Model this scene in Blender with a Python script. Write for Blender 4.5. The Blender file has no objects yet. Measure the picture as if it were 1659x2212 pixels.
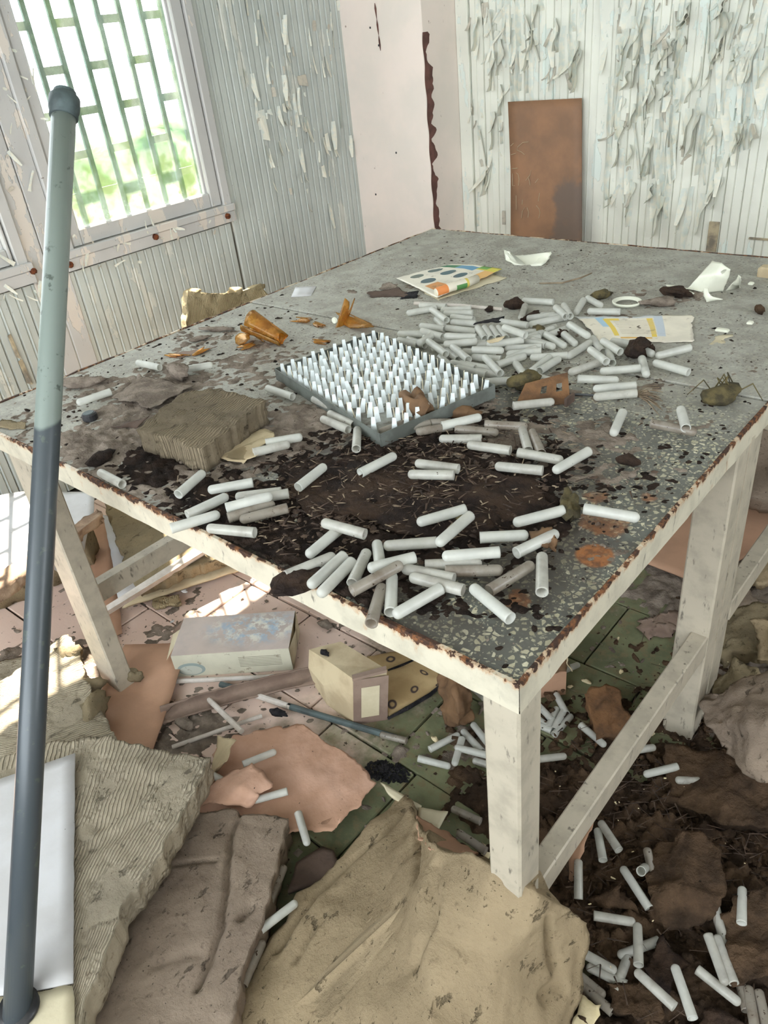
import bpy, math, random
import numpy as np
from mathutils import Matrix, Vector, Quaternion

S = bpy.context.scene
COL = S.collection
random.seed(7)
rng = np.random.default_rng(11)

# ------------------------------------------------------------------ camera
EYE = np.array([0.0, 0.0, 1.65])
W, H, F = 1659.0, 2212.0, 1655.0
# columns: world X, Y, Z axes written in camera space (x right, y down, z forward)
R = np.array([[0.75911918, 0.64317796, -0.10030044],
              [0.28533995, -0.46727144, -0.83680256],
              [-0.5850805, 0.60661315, -0.53823908]])
cam_d = bpy.data.cameras.new('camera')
cam = bpy.data.objects.new('camera', cam_d)
COL.objects.link(cam)
cam_d.sensor_fit = 'VERTICAL'
cam_d.sensor_height = 24.0
cam_d.lens = F / H * 24.0
cam_d.clip_start = 0.02
m = Matrix.Identity(4)
for i in range(3):
    m[i][0] = R[0][i]; m[i][1] = -R[1][i]; m[i][2] = -R[2][i]; m[i][3] = EYE[i]
cam.matrix_world = m
S.camera = cam

# ------------------------------------------------------------------ light
SKY = 3.6
SUN = 22.0
S.view_settings.view_transform = 'Standard'
S.view_settings.look = 'None'
S.view_settings.gamma = 1.0
S.view_settings.use_curve_mapping = False
S.view_settings.exposure = 1.27
wd = bpy.data.worlds.new('sky'); S.world = wd
wd.use_nodes = True
bg = wd.node_tree.nodes['Background']
bg.inputs[0].default_value = (0.86, 0.94, 1.0, 1)
bg.inputs[1].default_value = SKY
sun_d = bpy.data.lights.new('sun', 'SUN'); sun_d.energy = SUN; sun_d.angle = 0.009
sun_d.color = (1.0, 0.9, 0.76)
sun = bpy.data.objects.new('sun', sun_d); COL.objects.link(sun)
sun.location = (-8, 5, 9)
sun.rotation_euler = Vector((0.54, -0.30, -1.0)).to_track_quat('-Z', 'Y').to_euler()


def portal(name, loc, rot, sx, sy):
    d = bpy.data.lights.new(name, 'AREA'); d.shape = 'RECTANGLE'; d.size = sx; d.size_y = sy
    d.cycles.is_portal = True
    o = bpy.data.objects.new(name, d); COL.objects.link(o)
    o.location = loc; o.rotation_euler = rot
    return o


# the room's other openings: a wide window behind the viewer and a window at the right
portal('portal_front', (-0.45, -2.4, 1.85), (math.radians(90), 0, math.pi), 4.5, 2.1)
portal('portal_right', (2.38, 1.5, 1.85), (0, math.radians(90), 0), 1.3, 1.8)

# ------------------------------------------------------------------ helpers
def at(px, py, z):
    """point of the horizontal plane at height z seen at photo position px, py"""
    d = R.T @ np.array([(px - W / 2) / F, (py - H / 2) / F, 1.0])
    return EYE + d * ((z - EYE[2]) / d[2])


def atx(px, py, x):
    d = R.T @ np.array([(px - W / 2) / F, (py - H / 2) / F, 1.0])
    return EYE + d * (x / d[0])


def aty(px, py, y):
    d = R.T @ np.array([(px - W / 2) / F, (py - H / 2) / F, 1.0])
    return EYE + d * (y / d[1])


def lin(r, g, b):
    return tuple((c / 255 / 12.92 if c / 255 <= 0.04045 else ((c / 255 + 0.055) / 1.055) ** 2.4) for c in (r, g, b)) + (1,)


def _h(i, j, k, seed):
    n = (i.astype(np.int64) * 374761393 + j.astype(np.int64) * 668265263 + k.astype(np.int64) * 2147483647 + seed * 974711) & 0xffffffff
    n = ((n ^ (n >> 13)) * 1274126177) & 0xffffffff
    n = ((n ^ (n >> 16)) * 2246822519) & 0xffffffff
    return ((n ^ (n >> 15)) & 0xffffff) / float(0xffffff)


def vnoise(P, seed=0):
    P = np.asarray(P, float)
    I = np.floor(P); f = P - I; f = f * f * (3 - 2 * f); I = I.astype(np.int64)
    r = 0
    for a in (0, 1):
        for b in (0, 1):
            for c in (0, 1):
                w = (f[..., 0] if a else 1 - f[..., 0]) * (f[..., 1] if b else 1 - f[..., 1]) * (f[..., 2] if c else 1 - f[..., 2])
                r = r + w * _h(I[..., 0] + a, I[..., 1] + b, I[..., 2] + c, seed)
    return r * 2 - 1


def fbm(P, scale, octv=4, seed=0):
    P = np.asarray(P, float) * scale
    a, r, t = 1.0, 0, 0
    for o in range(octv):
        r = r + a * vnoise(P + 17.3 * o, seed + o); t += a
        a *= 0.5; P = P * 2.03
    return r / t


def tag(o, label=None, cat=None, group=None, kind=None):
    if label: o['label'] = label
    if cat: o['category'] = cat
    if group: o['group'] = group
    if kind: o['kind'] = kind
    return o


def thing(name, loc, label, cat, group=None, kind=None):
    o = bpy.data.objects.new(name, None); COL.objects.link(o)
    o.location = loc; o.empty_display_size = 0.05
    return tag(o, label, cat, group, kind)


def wloc(o):
    v = Vector((0, 0, 0))
    while o is not None:
        v += o.location; o = o.parent
    return np.array(v)


def mk(name, V, Fc, mat, parent=None, smooth=False, uv=None, origin=None):
    """one mesh object from world-space vertices"""
    V = np.asarray(V, float)
    if parent is not None:
        base = wloc(parent)
        org = base
    else:
        org = np.array(origin if origin is not None else [V[:, 0].mean(), V[:, 1].mean(), V[:, 2].min()])
    me = bpy.data.meshes.new(name)
    me.from_pydata([tuple(v) for v in (V - org)], [], [tuple(f) for f in Fc])
    if uv is not None:
        uvl = me.uv_layers.new(name='UVMap')
        idx = np.zeros(len(me.loops), np.int32); me.loops.foreach_get('vertex_index', idx)
        uvl.data.foreach_set('uv', np.asarray(uv, np.float32)[idx].ravel())
    if mat is not None:
        me.materials.append(mat)
    if smooth:
        me.polygons.foreach_set('use_smooth', np.ones(len(me.polygons), bool))
    me.update()
    o = bpy.data.objects.new(name, me); COL.objects.link(o)
    if parent is not None:
        o.parent = parent
    else:
        o.location = org
    return o


def inst(name, me, loc, quat=None, scale=(1, 1, 1), parent=None):
    o = bpy.data.objects.new(name, me); COL.objects.link(o)
    if parent is not None:
        o.parent = parent; loc = np.array(loc) - wloc(parent)
    o.location = loc
    if quat is not None:
        o.rotation_mode = 'QUATERNION'; o.rotation_quaternion = quat
    o.scale = scale
    return o


def box(x0, x1, y0, y1, z0, z1, b=0.0):
    """box vertices and faces, with the vertical and top edges bevelled by b"""
    if b <= 0:
        V = [(x, y, z) for z in (z0, z1) for x, y in ((x0, y0), (x1, y0), (x1, y1), (x0, y1))]
        Fc = [(3, 2, 1, 0), (4, 5, 6, 7)] + [(i, (i + 1) % 4, 4 + (i + 1) % 4, 4 + i) for i in range(4)]
        return V, Fc
    ring = [(x0 + b, y0), (x1 - b, y0), (x1, y0 + b), (x1, y1 - b), (x1 - b, y1), (x0 + b, y1), (x0, y1 - b), (x0, y0 + b)]
    cx, cy = (x0 + x1) / 2, (y0 + y1) / 2
    ins = [(cx + (x - cx) * (1 - 2 * b / (x1 - x0)), cy + (y - cy) * (1 - 2 * b / (y1 - y0))) for x, y in ring]
    V = [(x, y, z0) for x, y in ring] + [(x, y, z1 - b) for x, y in ring] + [(x, y, z1) for x, y in ins]
    Fc = [tuple(range(7, -1, -1)), tuple(range(16, 24))]
    for k in (0, 8):
        Fc += [(k + i, k + (i + 1) % 8, k + 8 + (i + 1) % 8, k + 8 + i) for i in range(8)]
    return V, Fc


def hexa(top, bot):
    """six-faced solid from four top and four bottom corners"""
    V = list(bot) + list(top)
    Fc = [(3, 2, 1, 0), (4, 5, 6, 7)] + [(i, (i + 1) % 4, 4 + (i + 1) % 4, 4 + i) for i in range(4)]
    return np.array(V, float), Fc


def join(parts):
    V, Fc = [], []
    for v, f in parts:
        n = len(V); V += [tuple(p) for p in v]; Fc += [tuple(i + n for i in q) for q in f]
    return V, Fc


def tube(pts, rad, n=10, caps=True):
    pts = [np.array(p, float) for p in pts]
    rad = rad if hasattr(rad, '__len__') else [rad] * len(pts)
    V, Fc = [], []
    up = np.array([0, 0, 1.0])
    for i, p in enumerate(pts):
        t = pts[min(i + 1, len(pts) - 1)] - pts[max(i - 1, 0)]
        t /= np.linalg.norm(t)
        a = np.cross(t, up if abs(t[2]) < 0.9 else np.array([1.0, 0, 0])); a /= np.linalg.norm(a)
        b = np.cross(t, a)
        for k in range(n):
            th = 2 * math.pi * k / n
            V.append(p + rad[i] * (a * math.cos(th) + b * math.sin(th)))
    for i in range(len(pts) - 1):
        for k in range(n):
            Fc.append((i * n + k, i * n + (k + 1) % n, (i + 1) * n + (k + 1) % n, (i + 1) * n + k))
    if caps:
        Fc.append(tuple(range(n - 1, -1, -1))); Fc.append(tuple(range((len(pts) - 1) * n, len(pts) * n)))
    return V, Fc


def resample(poly, n):
    P = np.array(poly, float)
    if len(P) == 1: return np.repeat(P, n, 0)
    d = np.r_[0, np.cumsum(np.linalg.norm(np.diff(P, axis=0), axis=1))]
    t = np.linspace(0, d[-1], n)
    return np.stack([np.interp(t, d, P[:, k]) for k in range(P.shape[1])], 1)


def loft(rows, nu, nv):
    """grid nv x nu through the given polylines"""
    Rw = np.stack([resample(r, nu) for r in rows], 0)
    if len(rows) == 1: raise ValueError
    d = np.r_[0, np.cumsum([np.linalg.norm(Rw[i + 1] - Rw[i], axis=1).mean() for i in range(len(rows) - 1)])]
    t = np.linspace(0, d[-1], nv)
    G = np.zeros((nv, nu, 3))
    for j, tt in enumerate(t):
        i = min(np.searchsorted(d, tt, side='right') - 1, len(rows) - 2)
        w = (tt - d[i]) / (d[i + 1] - d[i])
        G[j] = Rw[i] * (1 - w) + Rw[i + 1] * w
    return G


def grid_normals(G):
    du = np.gradient(G, axis=1); dv = np.gradient(G, axis=0)
    n = np.cross(du, dv)
    n /= np.linalg.norm(n, axis=2, keepdims=True) + 1e-12
    if n[..., 2].mean() < 0: n = -n
    return n


def segdist(P, poly):
    best = np.full(P.shape[:-1], 9.0)
    for a, b in zip(poly[:-1], poly[1:]):
        a = np.array(a[:2]); b = np.array(b[:2]); ab = b - a
        t = np.clip(((P[..., :2] - a) @ ab) / (ab @ ab + 1e-12), 0, 1)
        best = np.minimum(best, np.linalg.norm(P[..., :2] - a - t[..., None] * ab, axis=-1))
    return best


def slab(name, rows, thick, mat, cell=0.01, amp=0.004, scale=30, jag=0.006, jscale=25, cracks=(), big=0.0,
         bigscale=5, seed=0, parent=None, uvm=True, stretch=None, fibre=0.0, side=2, up=True):
    """a slab or sheet: lofted top with relief and torn edges, sides and underside"""
    rows = [[at(*p) if len(p) == 3 and p[0] > 3.5 or abs(p[1]) > 3.7 else np.array(p, float) for p in r] for r in rows]
    lu = max(np.linalg.norm(np.diff(np.array(r), axis=0), axis=1).sum() for r in rows)
    lv = sum(np.linalg.norm(np.array(rows[i + 1]).mean(0) - np.array(rows[i]).mean(0)) for i in range(len(rows) - 1))
    nu = int(max(3, min(260, lu / cell))) + 1; nv = int(max(3, min(260, lv / cell))) + 1
    G = loft(rows, nu, nv)
    N = grid_normals(G)
    Q = G.copy()
    jx = fbm(Q, jscale, 4, seed + 3); jy = fbm(Q, jscale, 4, seed + 9)
    edge = np.zeros((nv, nu)); uu = np.minimum(np.arange(nu), nu - 1 - np.arange(nu)); vv = np.minimum(np.arange(nv), nv - 1 - np.arange(nv))
    e = np.minimum(uu[None, :], vv[:, None]) * cell
    edge = np.exp(-(e / (jag * 3 + 1e-6)) ** 2) if jag > 0 else edge
    G[..., 0] += jag * jx * edge * 2; G[..., 1] += jag * jy * edge * 2
    Pn = Q.copy()
    if stretch is not None: Pn = Pn * np.array(stretch)
    h = amp * fbm(Pn, scale, 5, seed) + (big * fbm(Q, bigscale, 3, seed + 21) if big else 0)
    if fibre: h = h + fibre * np.abs(fbm(Q * np.array([1, 1, 1]), 90, 3, seed + 31))
    for poly, dep, wid in cracks:
        pl = [at(*p) for p in poly]
        dd = segdist(Q + 0.006 * np.stack([jx, jy, 0 * jx], -1), pl)
        h = h - dep * np.exp(-(dd / wid) ** 2)
    G = G + N * h[..., None]
    V = G.reshape(-1, 3)
    Fc = []
    idx = np.arange(nv * nu).reshape(nv, nu)
    q = np.stack([idx[:-1, :-1], idx[:-1, 1:], idx[1:, 1:], idx[1:, :-1]], -1).reshape(-1, 4)
    nrm = np.cross(V[q[:, 1]] - V[q[:, 0]], V[q[:, 3]] - V[q[:, 0]])
    if nrm[:, 2].mean() < 0: q = q[:, ::-1]
    Fc = [tuple(x) for x in q]
    du = np.linalg.norm(np.diff(G, axis=1), axis=2).mean() * np.arange(nu)
    dv = np.linalg.norm(np.diff(G, axis=0), axis=2).mean() * np.arange(nv)
    UV = np.stack(np.broadcast_arrays(du[None, :], dv[:, None]), -1).reshape(-1, 2)
    if not uvm: UV = np.stack(np.broadcast_arrays(np.linspace(0, 1, nu)[None, :], np.linspace(1, 0, nv)[:, None]), -1).reshape(-1, 2)
    ring = list(idx[0, :]) + list(idx[1:, -1]) + list(idx[-1, -2::-1]) + list(idx[-2:0:-1, 0])
    Nr = N.reshape(-1, 3)
    prev = ring; VV = [V]; UU = [UV]; n0 = len(V)
    cen = V.mean(0)
    flip = nrm[:, 2].mean() < 0
    levels = max(1, side)
    for L in range(1, levels + 1):
        P = V[ring] - Nr[ring] * thick * L / levels
        if jag > 0 and L < levels + 1:
            out = P - cen; out[:, 2] = 0; out /= np.linalg.norm(out, axis=1, keepdims=True) + 1e-9
            P = P + out * (jag * 0.9 * fbm(P, jscale * 2, 3, seed + 50 + L))[:, None] - out * jag * 0.4
        cur = list(range(n0, n0 + len(ring))); n0 += len(ring)
        VV.append(P); UU.append(UV[ring])
        for i in range(len(ring)):
            a, b = i, (i + 1) % len(ring)
            f = (prev[b], prev[a], cur[a], cur[b])
            Fc.append(f[::-1] if flip else f)
        prev = cur
    f = tuple(prev[::-1]); Fc.append(f[::-1] if flip else f)
    return mk(name, np.concatenate(VV), Fc, mat, parent, smooth=True, uv=np.concatenate(UU))


def sheet(name, rows, mat, thick=0.002, cell=0.012, amp=0.0, jag=0.0, parent=None, big=0.0, seed=0, uvm=False, scale=20, bigscale=6, cracks=(), jscale=40):
    return slab(name, rows, thick, mat, cell=cell, amp=amp, scale=scale, jag=jag, jscale=jscale, big=big, bigscale=bigscale, seed=seed, parent=parent, uvm=uvm, side=1, cracks=cracks)


# ------------------------------------------------------------------ materials
class NT:
    def __init__(s, name):
        s.m = bpy.data.materials.new(name); s.m.use_nodes = True
        s.t = s.m.node_tree; s.t.nodes.clear()
        s.out = s.t.nodes.new('ShaderNodeOutputMaterial')
    def n(s, typ, **kw):
        x = s.t.nodes.new('ShaderNode' + typ)
        for k, v in kw.items(): setattr(x, k, v)
        return x
    def put(s, sock, v):
        if v is None: return
        if isinstance(v, bpy.types.NodeSocket): s.t.links.new(v, sock)
        else:
            try: sock.default_value = v
            except Exception: sock.default_value = tuple(v)[:3]
    def pos(s): return s.n('NewGeometry').outputs['Position']
    def obj(s): return s.n('TexCoord').outputs['Object']
    def uv(s): return s.n('TexCoord').outputs['UV']
    def rnd(s): return s.n('ObjectInfo').outputs['Random']
    def scl(s, vec, sc, add=(0, 0, 0)):
        x = s.n('Mapping'); s.put(x.inputs[0], vec); x.inputs['Scale'].default_value = sc; s.put(x.inputs['Location'], add); return x.outputs[0]
    def noise(s, vec, scale, detail=4, rough=0.6, dist=0.0):
        x = s.n('TexNoise'); s.put(x.inputs['Vector'], vec); x.inputs['Scale'].default_value = scale
        x.inputs['Detail'].default_value = detail; x.inputs['Roughness'].default_value = rough; x.inputs['Distortion'].default_value = dist
        return x.outputs['Fac']
    def ma(s, op, a, b=0.0, clamp=False):
        x = s.n('Math', operation=op); x.use_clamp = clamp; s.put(x.inputs[0], a); s.put(x.inputs[1], b); return x.outputs[0]
    def vm(s, op, a, b=None):
        x = s.n('VectorMath', operation=op); s.put(x.inputs[0], a)
        if b is not None: s.put(x.inputs[1], b)
        return x.outputs['Value' if op in ('LENGTH', 'DISTANCE', 'DOT_PRODUCT') else 'Vector']
    def xyz(s, v):
        x = s.n('SeparateXYZ'); s.put(x.inputs[0], v); return x.outputs
    def step(s, v, a, b):
        x = s.n('MapRange'); x.interpolation_type = 'SMOOTHSTEP'; s.put(x.inputs[0], v)
        x.inputs[1].default_value = a; x.inputs[2].default_value = b; return x.outputs[0]
    def mix(s, f, a, b):
        x = s.n('Mix', data_type='RGBA'); s.put(x.inputs[0], f); s.put(x.inputs[6], a); s.put(x.inputs[7], b); return x.outputs[2]
    def bump(s, h, strength=0.5, dist=0.01, nrm=None):
        x = s.n('Bump'); x.inputs['Strength'].default_value = strength; x.inputs['Distance'].default_value = dist
        s.put(x.inputs['Height'], h)
        if nrm is not None: s.put(x.inputs['Normal'], nrm)
        return x.outputs[0]
    def bsdf(s, col, rough=0.8, nrm=None, spec=0.3, **kw):
        x = s.n('BsdfPrincipled'); s.put(x.inputs['Base Color'], col); s.put(x.inputs['Roughness'], rough)
        x.inputs['Specular IOR Level'].default_value = spec
        if nrm is not None: s.put(x.inputs['Normal'], nrm)
        for k, v in kw.items(): s.put(x.inputs[k], v)
        return x.outputs[0]
    def end(s, sh):
        s.t.links.new(sh, s.out.inputs[0]); return s.m


def m_simple(name, col, col2=None, scale=8, rough=0.8, bump=0.2, bscale=120, speck=0.0, spec=0.3, bdist=0.004, speckcol=(40, 32, 26)):
    t = NT(name); v = t.obj()
    c = lin(*col)
    if col2: c = t.mix(t.step(t.noise(v, scale, 6), 0.38, 0.62), c, lin(*col2))
    if speck: c = t.mix(t.step(t.noise(v, 90, 3), 0.78 - speck, 0.80 - speck), c, lin(*speckcol))
    return t.end(t.bsdf(c, rough, t.bump(t.noise(v, bscale, 5), bump, bdist), spec))


def m_wool(name, c1, c2, c3, ridges=False, rdir=0, sc=7.0):
    """mineral wool: matted fibres, optional pressed ridges"""
    t = NT(name); v = t.obj(); u = t.uv()
    c = t.mix(t.step(t.noise(v, 5, 7, 0.65), 0.36, 0.64), lin(*c1), lin(*c2))
    c = t.mix(t.step(t.noise(v, 55, 5, 0.7), 0.56, 0.74), c, lin(*c3))
    c = t.mix(t.step(t.noise(v, 140, 3), 0.68, 0.72), c, lin(*[x * 0.45 for x in c1]))
    pit = t.step(t.noise(t.scl(v, (1, .55, 1)), 34, 6, 0.7), 0.60, 0.68)
    c = t.mix(t.ma('MULTIPLY', pit, 0.55), c, lin(*[x * 0.42 for x in c1]))
    h = t.ma('SUBTRACT', t.ma('MULTIPLY', t.noise(v, 150, 6, 0.75), 0.5), t.ma('MULTIPLY', pit, 0.8))
    h = t.ma('ADD', h, t.ma('MULTIPLY', t.noise(v, 40, 4), 0.8))
    if ridges:
        w = t.n('TexWave', bands_direction='X' if rdir == 0 else 'Y'); t.put(w.inputs['Vector'], u)
        w.inputs['Scale'].default_value = sc * 5; w.inputs['Distortion'].default_value = 1.6
        w.inputs['Detail'].default_value = 2; w.inputs['Detail Scale'].default_value = 1.2
        msk = t.step(t.noise(v, 9, 4), 0.42, 0.54)
        wv = t.ma('MULTIPLY', t.step(w.outputs['Fac'], 0.02, 0.5), msk)
        h = t.ma('ADD', h, t.ma('MULTIPLY', wv, 1.6))
        c = t.mix(t.ma('MULTIPLY', wv, 0.22), t.mix(0.25, c, lin(*[x * 0.5 for x in c1])), lin(*[min(255, x * 1.18) for x in c2]))
    return t.end(t.bsdf(c, 0.95, t.bump(h, 0.9, 0.006), 0.05))


def m_wall(name, top, under, deep, thr=0.55):
    t = NT(name); p = t.pos(); v = t.scl(p, (1, 1, 0.22)); 
    n1 = t.noise(v, 9, 6, 0.62); n2 = t.noise(t.scl(p, (1, 1, 0.5)), 30, 4)
    k = t.ma('ADD', n1, t.ma('MULTIPLY', t.ma('SUBTRACT', n2, 0.5), 0.35))
    msk = t.step(k, thr, thr + 0.015)
    c = t.mix(t.step(t.noise(p, 3, 3), 0.35, 0.65), lin(*top), lin(*[x * 0.95 for x in top]))
    c = t.mix(msk, c, lin(*under))
    c = t.mix(t.step(t.noise(p, 70, 4), 0.70, 0.75), c, lin(*deep))
    return t.end(t.bsdf(c, 0.55, t.bump(t.ma('ADD', t.ma('MULTIPLY', msk, -1.0), t.ma('MULTIPLY', n2, 0.25)), 0.6, 0.003), 0.3))


def m_rusty(name, paint, zr=None, amount=0.3):
    """chipped white paint over rusted steel; zr = height of a rusting upper edge"""
    t = NT(name); p = t.pos()
    n = t.noise(t.scl(p, (1, 1, 0.6)), 45, 6, 0.7); n2 = t.noise(p, 12, 4)
    k = t.ma('ADD', t.ma('MULTIPLY', n, 0.6), t.ma('MULTIPLY', n2, 0.5))
    if zr is not None:
        k = t.ma('ADD', k, t.ma('MULTIPLY', t.step(t.xyz(p)[2], zr - 0.02, zr + .002), 0.22))
    rust = t.mix(t.step(t.noise(p, 60, 4), 0.45, 0.65), lin(66, 46, 36), lin(128, 84, 52))
    rust = t.mix(t.step(t.noise(p, 130, 3), 0.5, 0.7), rust, lin(38, 28, 24))
    c = t.mix(t.step(t.noise(p, 20, 5), 0.4, 0.7), lin(*paint), lin(*[x * 0.9 for x in paint]))
    c = t.mix(t.step(t.noise(t.scl(p, (1, 1, .3)), 70, 4), 0.60, 0.72), c, lin(*[x * 0.62 for x in paint]))
    stain = t.step(k, 0.74 - amount * 0.4, 0.86 - amount * 0.4)
    c = t.mix(t.ma('MULTIPLY', stain, 0.6), c, lin(176, 126, 78))
    msk = t.step(k, 0.84 - amount * 0.4, 0.86 - amount * 0.4)
    c = t.mix(msk, c, rust)
    return t.end(t.bsdf(c, t.ma('ADD', 0.45, t.ma('MULTIPLY', msk, 0.4)), t.bump(t.ma('MULTIPLY', msk, -1), 0.5, 0.002), 0.35))


M = {}
M['wall_back'] = m_wall('cream_and_blue_paint', (226, 226, 214), (214, 222, 214), (168, 160, 144), 0.58)
M['wall_left'] = m_wall('shaded_wall_paint', (186, 191, 185), (198, 199, 190), (120, 118, 108), 0.62)  # wall paint greyed and darkened, the window wall's shade put into the colour
M['wall_base'] = m_simple('dark_backing', (120, 118, 108), (90, 86, 78))
M['frame'] = m_wall('window_paint', (190, 189, 186), (206, 198, 188), (112, 104, 96), 0.56)  # darkened as well, backlight shade put into the frame colour
M['flake'] = m_simple('peeled_paint', (224, 220, 204), (206, 212, 204), 25, 0.6, 0.2)
M['flake_dark'] = m_simple('peeled_paint_back', (196, 188, 172), (172, 168, 156), 25, 0.7, 0.2)
M['primer'] = m_simple('red_primer', (112, 78, 70), (88, 62, 56), 20, 0.8, 0.4, speck=0.05)
M['yellow_scar'] = m_simple('bare_plaster', (176, 162, 134), (120, 112, 100), 14, 0.8, 0.3, speck=0.05)
M['ceiling'] = m_simple('ceiling_paint', (214, 212, 204))
M['joint'] = m_simple('grout', (44, 38, 32), (30, 26, 22))
M['green_leaf'] = m_simple('foliage', (58, 98, 42), (34, 66, 28), 5, 0.6, 0.6, 30)
M['rust'] = m_simple('rust', (120, 66, 36), (70, 40, 28), 60, 0.9, 0.5)

t = NT('column_paint'); p = t.pos()
c = t.mix(t.step(t.noise(p, 3, 4), 0.35, 0.65), lin(232, 218, 208), lin(222, 212, 202))
c = t.mix(t.step(t.noise(t.scl(p, (1, 1, .6)), 26, 5), 0.68, 0.74), c, lin(150, 130, 116))
M['column'] = t.end(t.bsdf(c, 0.6, t.bump(t.noise(p, 14, 5), 0.25, 0.004)))

t = NT('dirty_glass'); p = t.pos(); z = t.xyz(p)[2]
low = t.step(z, 1.42, 1.05)
d = t.ma('ADD', t.ma('MULTIPLY', t.step(t.noise(t.scl(p, (1, 1, .5)), 7, 5), 0.4, 0.75), 0.14), t.ma('MULTIPLY', low, t.ma('MULTIPLY', t.noise(p, 16, 5), 0.62)))
d = t.ma('ADD', d, 0.05, True)
tr = t.n('BsdfTransparent'); tl = t.n('BsdfTranslucent'); df = t.n('BsdfDiffuse'); gl = t.n('BsdfGlossy')
dc = t.mix(t.step(t.noise(p, 10, 5), 0.42, 0.62), lin(196, 206, 186), lin(140, 156, 104))
t.put(tl.inputs[0], dc); t.put(df.inputs[0], dc); gl.inputs['Roughness'].default_value = 0.1
a = t.n('MixShader'); a.inputs[0].default_value = 0.62; t.put(a.inputs[1], tl.outputs[0]); t.put(a.inputs[2], df.outputs[0])
b = t.n('MixShader'); t.put(b.inputs[0], d); t.put(b.inputs[1], tr.outputs[0]); t.put(b.inputs[2], a.outputs[0])
e = t.n('MixShader'); e.inputs[0].default_value = 0.04; t.put(e.inputs[1], b.outputs[0]); t.put(e.inputs[2], gl.outputs[0])
M['glass'] = t.end(e.outputs[0])
M['grille'] = m_simple('grille_paint', (92, 112, 102), (74, 92, 84), 20, 0.6, 0.2)

# floor tiles: green glaze under pinkish plaster dust, thicker towards the windows
t = NT('floor_tile'); p = t.pos(); x = t.xyz(p)[0]
n = t.noise(p, 4, 6, 0.65)
k = t.ma('ADD', t.ma('MULTIPLY', t.step(x, -0.85, -1.55), 0.62), t.ma('MULTIPLY', t.ma('SUBTRACT', n, 0.5), 1.3))
c = t.mix(t.step(t.noise(p, 9, 4), 0.35, 0.65), lin(124, 127, 96), lin(100, 104, 78))
c = t.mix(t.step(t.noise(p, 24, 5, 0.7), 0.46, 0.66), c, lin(122, 112, 84))
c = t.mix(t.ma('MULTIPLY', t.rnd(), 0.35), c, lin(78, 78, 56))
c = t.mix(t.step(k, 0.12, 0.5), c, lin(214, 190, 176))
c = t.mix(t.step(t.noise(p, 60, 4), 0.64, 0.70), c, lin(70, 58, 46))
M['tile'] = t.end(t.bsdf(c, 0.7, t.bump(t.noise(p, 60, 6), 0.3, 0.003), 0.25))

# terrazzo with dust coat and rust marks
t = NT('terrazzo'); p = t.pos()
pd = t.vm('ADD', p, t.vm('MULTIPLY', t.n('TexNoise').outputs['Color'], (0, 0, 0)))
vo = t.n('TexVoronoi', feature='DISTANCE_TO_EDGE'); t.put(vo.inputs['Vector'], p); vo.inputs['Scale'].default_value = 92
vc = t.n('TexVoronoi', feature='F1'); t.put(vc.inputs['Vector'], p); vc.inputs['Scale'].default_value = 92
rc = t.n('SeparateColor'); t.put(rc.inputs[0], vc.outputs['Color'])
sz = t.ma('ADD', t.ma('MULTIPLY', rc.outputs[1], 0.22), 0.09)
chip = t.ma('MULTIPLY', t.ma('GREATER_THAN', vo.outputs['Distance'], sz), t.ma('GREATER_THAN', rc.outputs[0], 0.28))
v2 = t.n('TexVoronoi', feature='DISTANCE_TO_EDGE'); t.put(v2.inputs['Vector'], p); v2.inputs['Scale'].default_value = 190
v3 = t.n('TexVoronoi', feature='F1'); t.put(v3.inputs['Vector'], p); v3.inputs['Scale'].default_value = 190
r3 = t.n('SeparateColor'); t.put(r3.inputs[0], v3.outputs['Color'])
chip2 = t.ma('MULTIPLY', t.ma('GREATER_THAN', v2.outputs['Distance'], 0.16), t.ma('GREATER_THAN', r3.outputs[0], 0.62))
base = t.mix(t.step(t.noise(p, 20, 4), 0.3, 0.7), lin(104, 105, 98), lin(88, 90, 85))
base = t.mix(chip2, base, lin(150, 148, 130))
stone = t.mix(rc.outputs[2], lin(208, 202, 176), lin(172, 166, 138))
c = t.mix(chip, base, stone)
X, Y, Z = t.xyz(p)
# dust is thin only near the front right corner
far = t.ma('MAXIMUM', t.step(Y, 1.15, 1.75), t.step(X, -0.85, -1.35))
dn = t.noise(p, 6, 6, 0.65)
dust = t.ma('MULTIPLY', t.step(t.ma('ADD', t.ma('MULTIPLY', far, 0.62), t.ma('MULTIPLY', dn, 0.55)), 0.38, 0.82), 0.86)
c = t.mix(dust, c, t.mix(t.step(t.noise(p, 14, 5), 0.35, 0.65), lin(172, 170, 160), lin(150, 146, 136)))
wet = t.ma('MULTIPLY', t.step(t.vm('DISTANCE', p, tuple(at(860, 1060, 0.9))), 0.62, 0.30), t.step(t.noise(p, 9, 6, 0.7), 0.36, 0.52))
c = t.mix(t.ma('MULTIPLY', wet, 0.8), c, lin(58, 48, 42))
fine = t.step(t.noise(p, 120, 4, 0.7), 0.57, 0.63)
c = t.mix(t.ma('MULTIPLY', fine, t.step(t.noise(p, 5, 4), 0.32, 0.6)), c, lin(82, 72, 62))
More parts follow.
